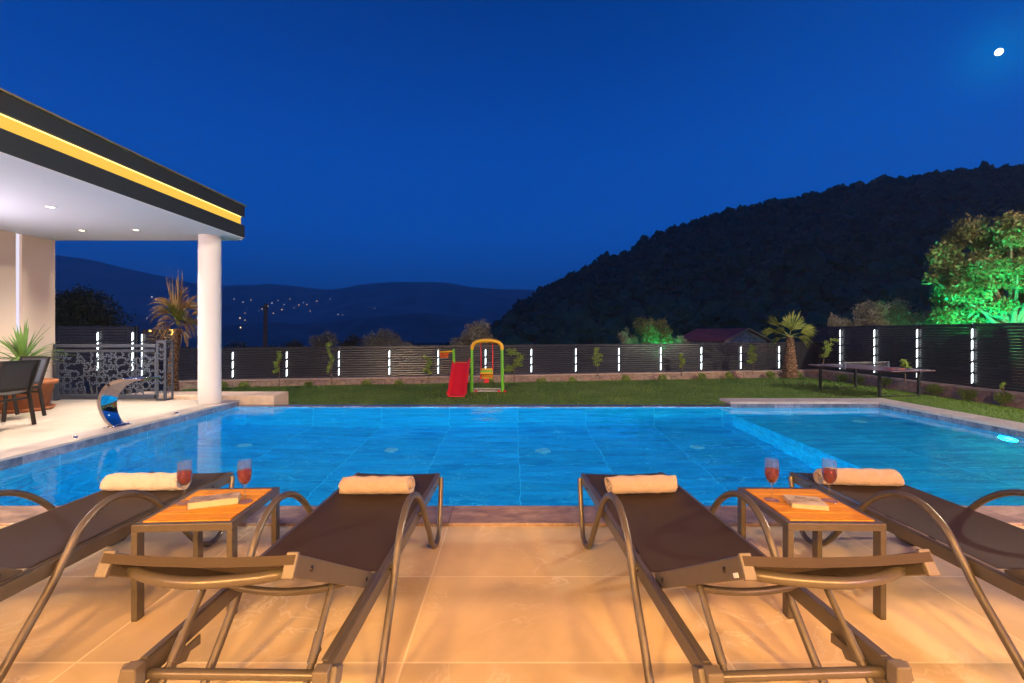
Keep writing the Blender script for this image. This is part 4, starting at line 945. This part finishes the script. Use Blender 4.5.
    # slings with a little sag and real thickness
    def sl(u, v, off):
        x = -.219+.438*u; y = 1.56+(2.668-1.56)*v; z = .4105-.016*(1-(2*u-1)**2)*(.35+.65*math.sin(math.pi*min(1,max(0,v))))
        if v > .97: z -= (v-.97)/.03*.014
        return P(x, y, z+off)
    mm = MB(); mm.grid(lambda u, v: sl(u, v, .0015), 12, 34); mm.grid(lambda u, v: sl(1-u, v, -.0015), 12, 34); mm.build('seat_sling', M['sling'], t)
    h0, h1 = Vector((0, 1.545, .405)), Vector((0, 1.010, .725)); dd = h1-h0; nn = Vector((0, .485, .874))
    def bl(u, v, off):
        q = h0+dd*v; sg = .018*(1-(2*u-1)**2)*(.4+.6*math.sin(math.pi*v)); q = q-nn*sg+nn*off; return P(-.212+.424*u, q.y, q.z)
    mm = MB(); mm.grid(lambda u, v: bl(u, v, .003), 12, 16); mm.grid(lambda u, v: bl(1-u, v, -.001), 12, 16)
    mm.grid(lambda u, v: bl(u, 1, .003-.020*v), 12, 2); mm.build('back_sling', M['sling'], t)
    return t
lg0 = make_lounger()
LN = [(-.668*1.081, 2.0, R(-1.0), 'dark brown sling sun lounger left of the middle, backrest end towards the viewer'),
      (.672*1.081, 2.0, R(2.6), 'dark brown sling sun lounger right of the middle, backrest end towards the viewer'),
      (-1.86*1.081, 2.02, R(-.6), 'brown sling sun lounger at the far left edge, beyond the left teak table'),
      (1.862*1.081, 2.02, R(1.2), 'purplish brown sling sun lounger at the far right edge, beyond the right teak table')]
LOUNG = []
for i, (x, y, rz, lb) in enumerate(LN):
    o = lg0 if i == 0 else copy_tree(lg0)
    o.location = (x, y, 0); o.rotation_euler = (0,0,rz); o['label'] = lb; o['group'] = 'sun loungers in a row on the terrace'; LOUNG.append(o)

mm = MB(); q0 = Vector((0,.473,-.284)).normalized()      # pale maker's plate on one backrest rail
rail_ = [c for c in LOUNG[1].children if c.name.startswith('backrest_rail') and min(v.co.x for v in c.data.vertices) < 0][0]
vsx = [v.co for v in rail_.data.vertices]; xm = min(v.x for v in vsx); yh = min(v.y for v in vsx); top_ = Vector((xm-.001, yh, max(v.z for v in vsx)-.032)); dn = Vector((0, .523, -.311)).normalized()
mm.bar(top_+dn*.030, top_+dn*.052, .002, .011, side=(1,0,0)); mm.build('maker_plate', M['plate'], rail_)

# ---------------------------------------------------------------- rolled towels
def towel(x, y, z, ln, r_, rz, label, seed, sq=1.0):
    rr = random.Random(seed); turns = 4.2; N = 120; th = r_/(turns+.9); mm = MB(); nx = 26; off = rr.uniform(0,6)
    def fn(u, v):
        a = u*turns*2*math.pi; r = .006+(r_-.006)*u
        X = (v-.5)*ln; ex = .007*math.sin(a*1.3+off)+.006*math.sin(u*19+off)+(.010*(u-.5)); X *= 1+2*ex/ln*(1 if v > .5 else .8)
        e = min(v, 1-v)*ln; r2 = r*(1-.07*math.exp(-e/.02))+.0022*math.sin(v*23+u*8+off)*math.sin(a*.5)+.002*mnoise.noise(Vector((v*9, a*.4, seed)))
        cz = r2*math.sin(a-1.2); cyy = r2*math.cos(a-1.2)*1.12
        if cz < 0: cz *= .86
        return (X, cyy, cz*sq+r_*.87*sq)
    mm.grid(fn, N, nx)
    o = mm.build('rolled_towel', M['towel'], loc=(x, y, z)); o.rotation_euler = (0,0,rz)
    so_ = o.modifiers.new('solid', 'SOLIDIFY'); so_.thickness = th*.84; so_.offset = -1
    tag(o, label, 'towel', 'rolled towels on the loungers')
towel(-0.733, 2.508, 0.337, 0.373, 0.0562, R(1), 'rolled cream towel on the lounger left of the middle', 1)
towel(0.705, 2.519, 0.337, 0.362, 0.0562, R(4), 'rolled cream towel on the lounger right of the middle', 2)
towel(-2.027, 2.562, 0.337, 0.411, 0.0573, R(1), 'rolled cream towel on the far left lounger behind the wine glass', 3)
towel(1.978, 2.648, 0.337, 0.422, 0.0573, R(-4), 'rolled pinkish towel on the far right lounger behind the wine glass', 4)

# ---------------------------------------------------------------- side tables
def make_table():
    t = thing('side_table', '', 'side table'); W, D, Z = .205, .23, .405; fr = M['frame']
    mm = MB(); mm.box((-W,-D,Z-.032),(W,-D+.028,Z)); mm.box((-W,D-.028,Z-.032),(W,D,Z)); mm.box((-W,-D+.028,Z-.032),(-W+.024,D-.028,Z)); mm.box((W-.024,-D+.028,Z-.032),(W,D-.028,Z)); mm.build('table_frame', fr, t, bevel=.002)
    for sx_ in (-1,1):
        for sy_ in (-1,1):
            mm = MB(); x0, x1 = sorted((sx_*W, sx_*(W-.024))); y0, y1 = sorted((sy_*D, sy_*(D-.045))); mm.box((x0,y0,.004),(x1,y1,Z-.033)); lg = mm.build('leg', fr, t, bevel=.002)
            mm = MB(); mm.box((x0+.001,y0+.001,0),(x1-.001,y1-.001,.004)); mm.build('foot_pad', M['bolt'], lg)
    mm = MB(); n = 5; y0 = -D+.030; st = (2*D-.060)/n
    for k in range(n): mm.box((-W+.026, y0+k*st+.0015, Z-.014),(W-.026, y0+(k+1)*st-.0015, Z+.003))
    mm.build('table_top', M['teak'], t, bevel=.0015)
    return t
tb = make_table(); tb.location = (-1.405, 2.18, 0); tb.rotation_euler = (0,0,R(3.5)); tb['label'] = 'left side table with teak slat top, between the two left loungers'; tb['group'] = 'teak topped side tables'
tb2 = copy_tree(tb); tb2.location = (1.378, 2.185, 0); tb2.rotation_euler = (0,0,R(-1)); tb2['label'] = 'right side table with teak slat top, between the two right loungers'
TZ = .4085
def make_glass():
    t = thing('wine_glass', '', 'glass')
    mm = MB(); mm.lathe([(0,.0),(.026,.0),(.0282,.0002),(.0293,.0008),(.0293,.0014),(.0280,.0022),(.020,.0042),(.006,.009),(.0038,.016),(.0045,.040),(.0052,.052),(.004,.062),(.005,.076),(.012,.084),(.0215,.100),(.0265,.120),(.0275,.138),(.0258,.165),(.0250,.185),(.0248,.1955),(.0247,.1966),(.0244,.1970),(.0241,.1966),(.0240,.1955),(.0242,.185),(.0246,.165),(.0260,.138),(.0250,.120),(.0200,.101),(.010,.086),(0,.083)], n=36); mm.build('bowl', M['glass'], t, fix=True)
    mm = MB(); mm.lathe([(0,.0838),(.0095,.0868),(.0195,.1015),(.0244,.1205),(.0254,.138),(.0250,.150),(.0240,.1505),(0,.150)], n=32); mm.build('wine', M['wine'], t, fix=True)
    mm = MB()
    for (x, y, z, a) in ((.006,.004,.137,.3),(-.008,-.006,.120,.9)):
        mm.box((-.008,-.008,-.008),(.008,.008,.008), Matrix.Translation((x,y,z))@Matrix.Rotation(a,4,'Z')@Matrix.Rotation(a*1.3,4,'X'))
    mm.build('ice_cube', M['glass'], t, fix=True)
    return t
gl = make_glass(); GL = [(-1.545,2.185,'wine glass of red drink on the left table, at its outer left side'),(-1.270,2.20,'wine glass of red drink on the left table, to the right of the book'),(1.245,2.22,'wine glass of red drink on the right table, to the left of the book'),(1.515,2.21,'wine glass of red drink on the right table, to the right of the book')]
for i, (x, y, lb) in enumerate(GL):
    o = gl if i == 0 else copy_tree(gl); o.location = (x, y, TZ); o.rotation_euler = (0,0,i*1.1); o.scale = (1.16, 1.16, 1.0); o['label'] = lb; o['group'] = 'wine glasses on the side tables'
def book(loc, rz, w_, d_, h_, label, cmat, title):
    t = thing('book', label, 'book', loc, rz)
    mm = MB(); mm.box((-w_/2+.002,-d_/2+.002,.001),(w_/2-.001,d_/2-.002,h_-.001))
    mm.build('pages', M['page'], t)
    mm = MB(); mm.box((-w_/2,-d_/2,h_-.0008),(w_/2,d_/2,h_)); mm.box((-w_/2,-d_/2,0),(w_/2,d_/2,.0008)); mm.box((-w_/2-.0006,-d_/2,.0008),(-w_/2+.001,d_/2,h_-.0008)); cv = mm.build('cover', cmat, t)
    if title:
        mm = MB(); r = random.Random(5)      # cursive, unreadable title strokes
        for y0, x0, x1, s in ((.30,-.22,.10,.055),(.14,-.34,.30,.070),(-.02,-.10,.36,.055)):
            n = 22; pts = [Vector((w_*(x0+(x1-x0)*k/n), d_*y0+d_*s*math.sin(k*1.9+r.random())*r.uniform(.4,1), h_+.0006)) for k in range(n+1)]
            for a, c in zip(pts, pts[1:]):
                if r.random() < .86: mm.bar(a, c, .0022, .0004)
        mm.build('title', M['ink'], cv)
        mm = MB(); mm.prism([Vector((w_*x, d_*y, h_+.0003)) for x, y in ((-.5,-.14),(-.1,-.20),(.1,-.26),(-.1,-.28),(-.5,-.24))], (0,0,.0004)); mm.build('cover_art', M['cover2'], cv)
book((-1.395, 2.175, TZ), R(22), .20, .085, .030, 'thick paperback with brown cover lying on the left table', M['cover2'], False)
book((1.372, 2.165, TZ), R(-14), .150, .125, .020, 'cream paperback with black cursive title lying on the right table', M['cover'], True)

# ================================================================== DINING CORNER
def chair(loc, rz, label, slm):
    """origin at floor; sitter faces +y, back at -y"""
    t = thing('dining_chair', label, 'chair', loc, rz, 'dining chairs at the terrace table'); cm = M['chair']
    for s in (-1, 1):
        x = .235*s
        mm = MB(); mm.bar((x,.22,0),(x,.19,.43),.028,.035,side=(1,0,0)); mm.build('leg', cm, t)
        mm = MB(); mm.bar((x,-.27,0),(x,-.20,.43),.028,.035,side=(1,0,0)); mm.bar((x,-.20,.43),(x,-.33,.86),.026,.032,side=(1,0,0)); mm.build('rear_leg', cm, t)
        mm = MB(); mm.bar((x,-.22,.425),(x,.21,.435),.026,.04,side=(1,0,0)); mm.build('seat_rail', cm, t)
    for q, z_ in ((-.325,.85),(-.20,.36),(.19,.37)):
        mm = MB(); mm.bar((-.235,q,z_),(.235,q,z_),.026,.026); mm.build('crossbar', cm, t)
    mm = MB(); mm.grid(lambda u, v: (-.222+.444*u, -.21+.42*v, .449-.018*(1-(2*u-1)**2)), 8, 8); mm.grid(lambda u, v: (-.222+.444*u, -.215-.115*v, .47+.38*v), 8, 8)
    o = mm.build('sling', slm, t); m_ = o.modifiers.new('solid','SOLIDIFY'); m_.thickness = .004
chair((-6.56, 5.86, 0), R(90+4), 'black sling dining chair nearest the pool at the long side of the table', M['chair_sl'])
chair((-7.12, 6.55, 0), R(180-8), 'dark sling dining chair with a blue reflection in its colour at the head of the table near the pot', M['chair_sheen'])
t = thing('dining_table', 'wooden topped dining table with dark crossed legs at the left edge', 'table', (-7.02, 5.05, 0))
mm = MB()
for k in range(7): mm.box((-.46+k*.1314, -1.0, .715),(-.46+k*.1314+.128, 1.0, .75))
mm.build('table_top', M['table_wood'], t, bevel=.002)
mm = MB(); mm.box((-.40,-.92,.66),(.40,-.86,.714)); mm.box((-.40,.86,.66),(.40,.92,.714)); mm.build('apron', M['chair'], t)
for y in (-.85, .80):
    for s in (-1, 1): mm = MB(); mm.bar((.36*s, y+.035*s, 0),(-.32*s, y+.035*s, .66),.05,.07, side=(0,1,0)); mm.build('leg', M['chair'], t)

# ================================================================== PLAYSET
Yp = 14.4; L0 = -.60
t = thing('playset', 'plastic playset with red slide, swing and yellow arch on green posts', 'playset', (-1.0, Yp, L0))
G = lambda px, z, y=0.0: Vector(((px-512)/F*(Yp+y)+1.0, y, z))
def post(px, z1, y, r=.045, mat='green_pl', nm='post'):
    mm = MB(); a = G(px, 0, y); c = G(px+(.6 if px < 480 else -.6), z1, y); mm.tube([a, a+(c-a)*.5, c], [r*1.2, r, r*.95], 12); mm.build(nm, M[mat], t)
post(471.5, 1.38, -.22); post(471.5, 1.38, .35); post(502.6, 1.38, -.22); post(502.6, 1.38, .35)
post(453.2, 1.30, -.05); post(453.2, 1.30, .55)
mm = MB()
for y in (-.22, .35): mm.tube(smooth_path([G(472,1.30,y),G(472.6,1.42,y),G(476,1.53,y),G(482,1.57,y),G(487,1.58,y),G(492,1.57,y),G(498,1.53,y),G(501.6,1.42,y),G(502.2,1.30,y)],5), .055, 12)
mm.tube([G(479,1.56,-.22),G(479,1.56,.35)], .035, 8); mm.tube([G(495,1.56,-.22),G(495,1.56,.35)], .035, 8); mm.tube([G(487,1.56,-.25),G(487,1.56,.38)], .05, 10); mm.build('arch', M['yellow'], t)
for px in (481, 492.6):
    mm = MB(); mm.tube([G(px,1.54,.06),G(px+.2,.45,.06)], .016, 8); mm.build('rope', M['red'], t)
mm = MB(); mm.box(G(480.4,.40,-.12), G(493.2,.44,.22)); mm.box(G(480.4,.44,.18), G(493.2,.70,.22)); mm.box(G(480.4,.44,-.12), G(481.4,.58,.20)); mm.box(G(492.2,.44,-.12), G(493.2,.58,.20)); mm.box(G(480.4,.54,-.14), G(493.2,.60,-.11)); st = mm.build('swing_seat', M['yellow'], t, bevel=.01)
mm = MB(); mm.box(G(480.9,.605,-.14), G(492.7,.66,-.11)); mm.build('seat_bar', M['green_pl'], st); mm = MB(); mm.box(G(484,.27,-.13), G(489,.40,-.11)); mm.box(G(480,.38,-.13),G(481.5,.52,-.105)); mm.build('seat_strap', M['red'], st)
# slide
def slide_pt(u, v, th=0):
    s = v; y = .05-1.62*s; z = .93*(1-s)**1.0*(1) + .09*s
    z = .93-.98*s+.16*max(0, s-.8)*5*(s-.8)*5*.4 if s > 0 else .93
    z = max(z, .06); x = -.58+.04*s
    return x, y, z
mm = MB()
def sfn(u, v):
    x, y, z = slide_pt(0, v); a = (u-.5)*2; lip = max(0, abs(a)-.78)/.22
    return Vector((x+a*.25+(.015 if v > .9 else 0)*a, y, z+lip*.11))
mm.grid(sfn, 18, 24); o = mm.build('slide', M['red'], t); m_ = o.modifiers.new('solid','SOLIDIFY'); m_.thickness = .025; m_.offset = 1
mm = MB(); 
for k in range(3): mm.box(G(455,.22+.24*k,.30), G(470.5,.27+.24*k,.50))
mm.box(G(454.5,.86,-.02), G(470.5,.90,.52)); mm.build('ladder', M['yellow'], t, bevel=.008)
for y in (-.22, .35):
    mm = MB(); mm.tube([G(472,.03,y),G(502.4,.03,y)], .025, 8); mm.build('base_bar', M['pale_pl'], t)
mm = MB()
for px in (476, 499, 504.8):
    mm = MB(); mm.box(G(px-1.2,0,-.30), G(px+1.2,.07,-.14)); mm.build('foot_block', M['red'], t, bevel=.01)
hp = MB(); c = G(444.2, 1.21, -.05); hp.tube([G(453,1.24,-.05), G(447,1.235,-.05)], .03, 8)
ring = [c+Vector((.17*math.cos(a*math.pi/8), .17*math.sin(a*math.pi/8), .02)) for a in range(17)]; hp.tube(ring, .022, 8); hoop = hp.build('hoop', M['yellow'], t)
mm = MB()
for k in range(16):
    a, a2 = k*math.pi/8, (k+1)*math.pi/8
    for s in (0, 1): mm.tube([c+Vector((.155*math.cos(a), .155*math.sin(a), 0)), c+Vector((.11*math.cos(a2 if s else a-math.pi/8), .11*math.sin(a2 if s else a-math.pi/8), -.17))], .008, 4)
mm.build('net', M['orange'], hoop)

# ================================================================== TABLE TENNIS
t = thing('table_tennis_table', 'dark red outdoor table tennis table standing on the lawn by the right fence', 'table', (10.8, 14.1, -.62), math.atan2(.2, 1))
ZT = .79
mm = MB(); mm.box((-.76,-1.37,ZT-.03),(.76,-.004,ZT)); mm.box((-.76,.004,ZT-.03),(.76,1.37,ZT)); tp = mm.build('table_top', M['tt'], t, bevel=.003)
mm = MB()
for a, c in (((-.758,-1.368),(-.738,1.368)),((.738,-1.368),(.758,1.368)),((-.738,-1.368),(.738,-1.348)),((-.738,1.348),(.738,1.368)),((-.002,-1.348),(.002,1.348))): mm.box((a[0],a[1],ZT+.001),(c[0],c[1],ZT+.003))
mm.build('line_marking', M['ttline'], tp)
for y in (-.98, .98):
    for x in (-.68, .68):
        mm = MB(); mm.box((x-.03,y-.03,0),(x+.03,y+.03,ZT-.031)); lg = mm.build('leg', M['post'], t)
    mm = MB(); mm.box((-.649,y-.015,.03),(.649,y+.015,.06)); mm.box((-.649,y-.015,ZT-.10),(.649,y+.015,ZT-.06)); mm.build('leg_brace', M['post'], t)
for x in (-.80,.80):
    mm = MB(); mm.box((x-.02,-.02,ZT-.05),(x+.02,.02,ZT+.17)); mm.build('net_post', M['rail_lt'], t)
mm = MB(); mm.box((-.78,-.006,ZT+.14),(.78,.006,ZT+.16))
for k in range(53): mm.box((-.78+k*.03-.0015,-.0015,ZT+.006),(-.78+k*.03+.0015,.0015,ZT+.14))
for k in range(5): mm.box((-.78,-.0012,ZT+.01+k*.027),(.78,.0012,ZT+.0125+k*.027))
mm.build('net', M['net'], t)
def bat(lx, ly, rz, label):
    c = Matrix.Translation((10.8,14.1,-.62))@Matrix.Rotation(math.atan2(.2,1),4,'Z')@Vector((lx,ly,ZT+.002))
    t = thing('table_tennis_bat', label, 'bat', c, rz); mm = MB(); mm.lathe([(0,.0),(.075,.0),(.078,.006),(.075,.013),(0,.013)], n=20); mm.build('blade', M['orange'], t); mm = MB(); mm.box((-.013,-.17,.001),(.013,-.07,.02)); mm.build('handle', M['table_wood'], t, bevel=.003)
bat(-.05,-.75,1.2,'orange table tennis bat lying on the table, nearer the net post'); bat(.25,-.85,-1.0,'orange table tennis bat lying on the table, nearer the right corner')
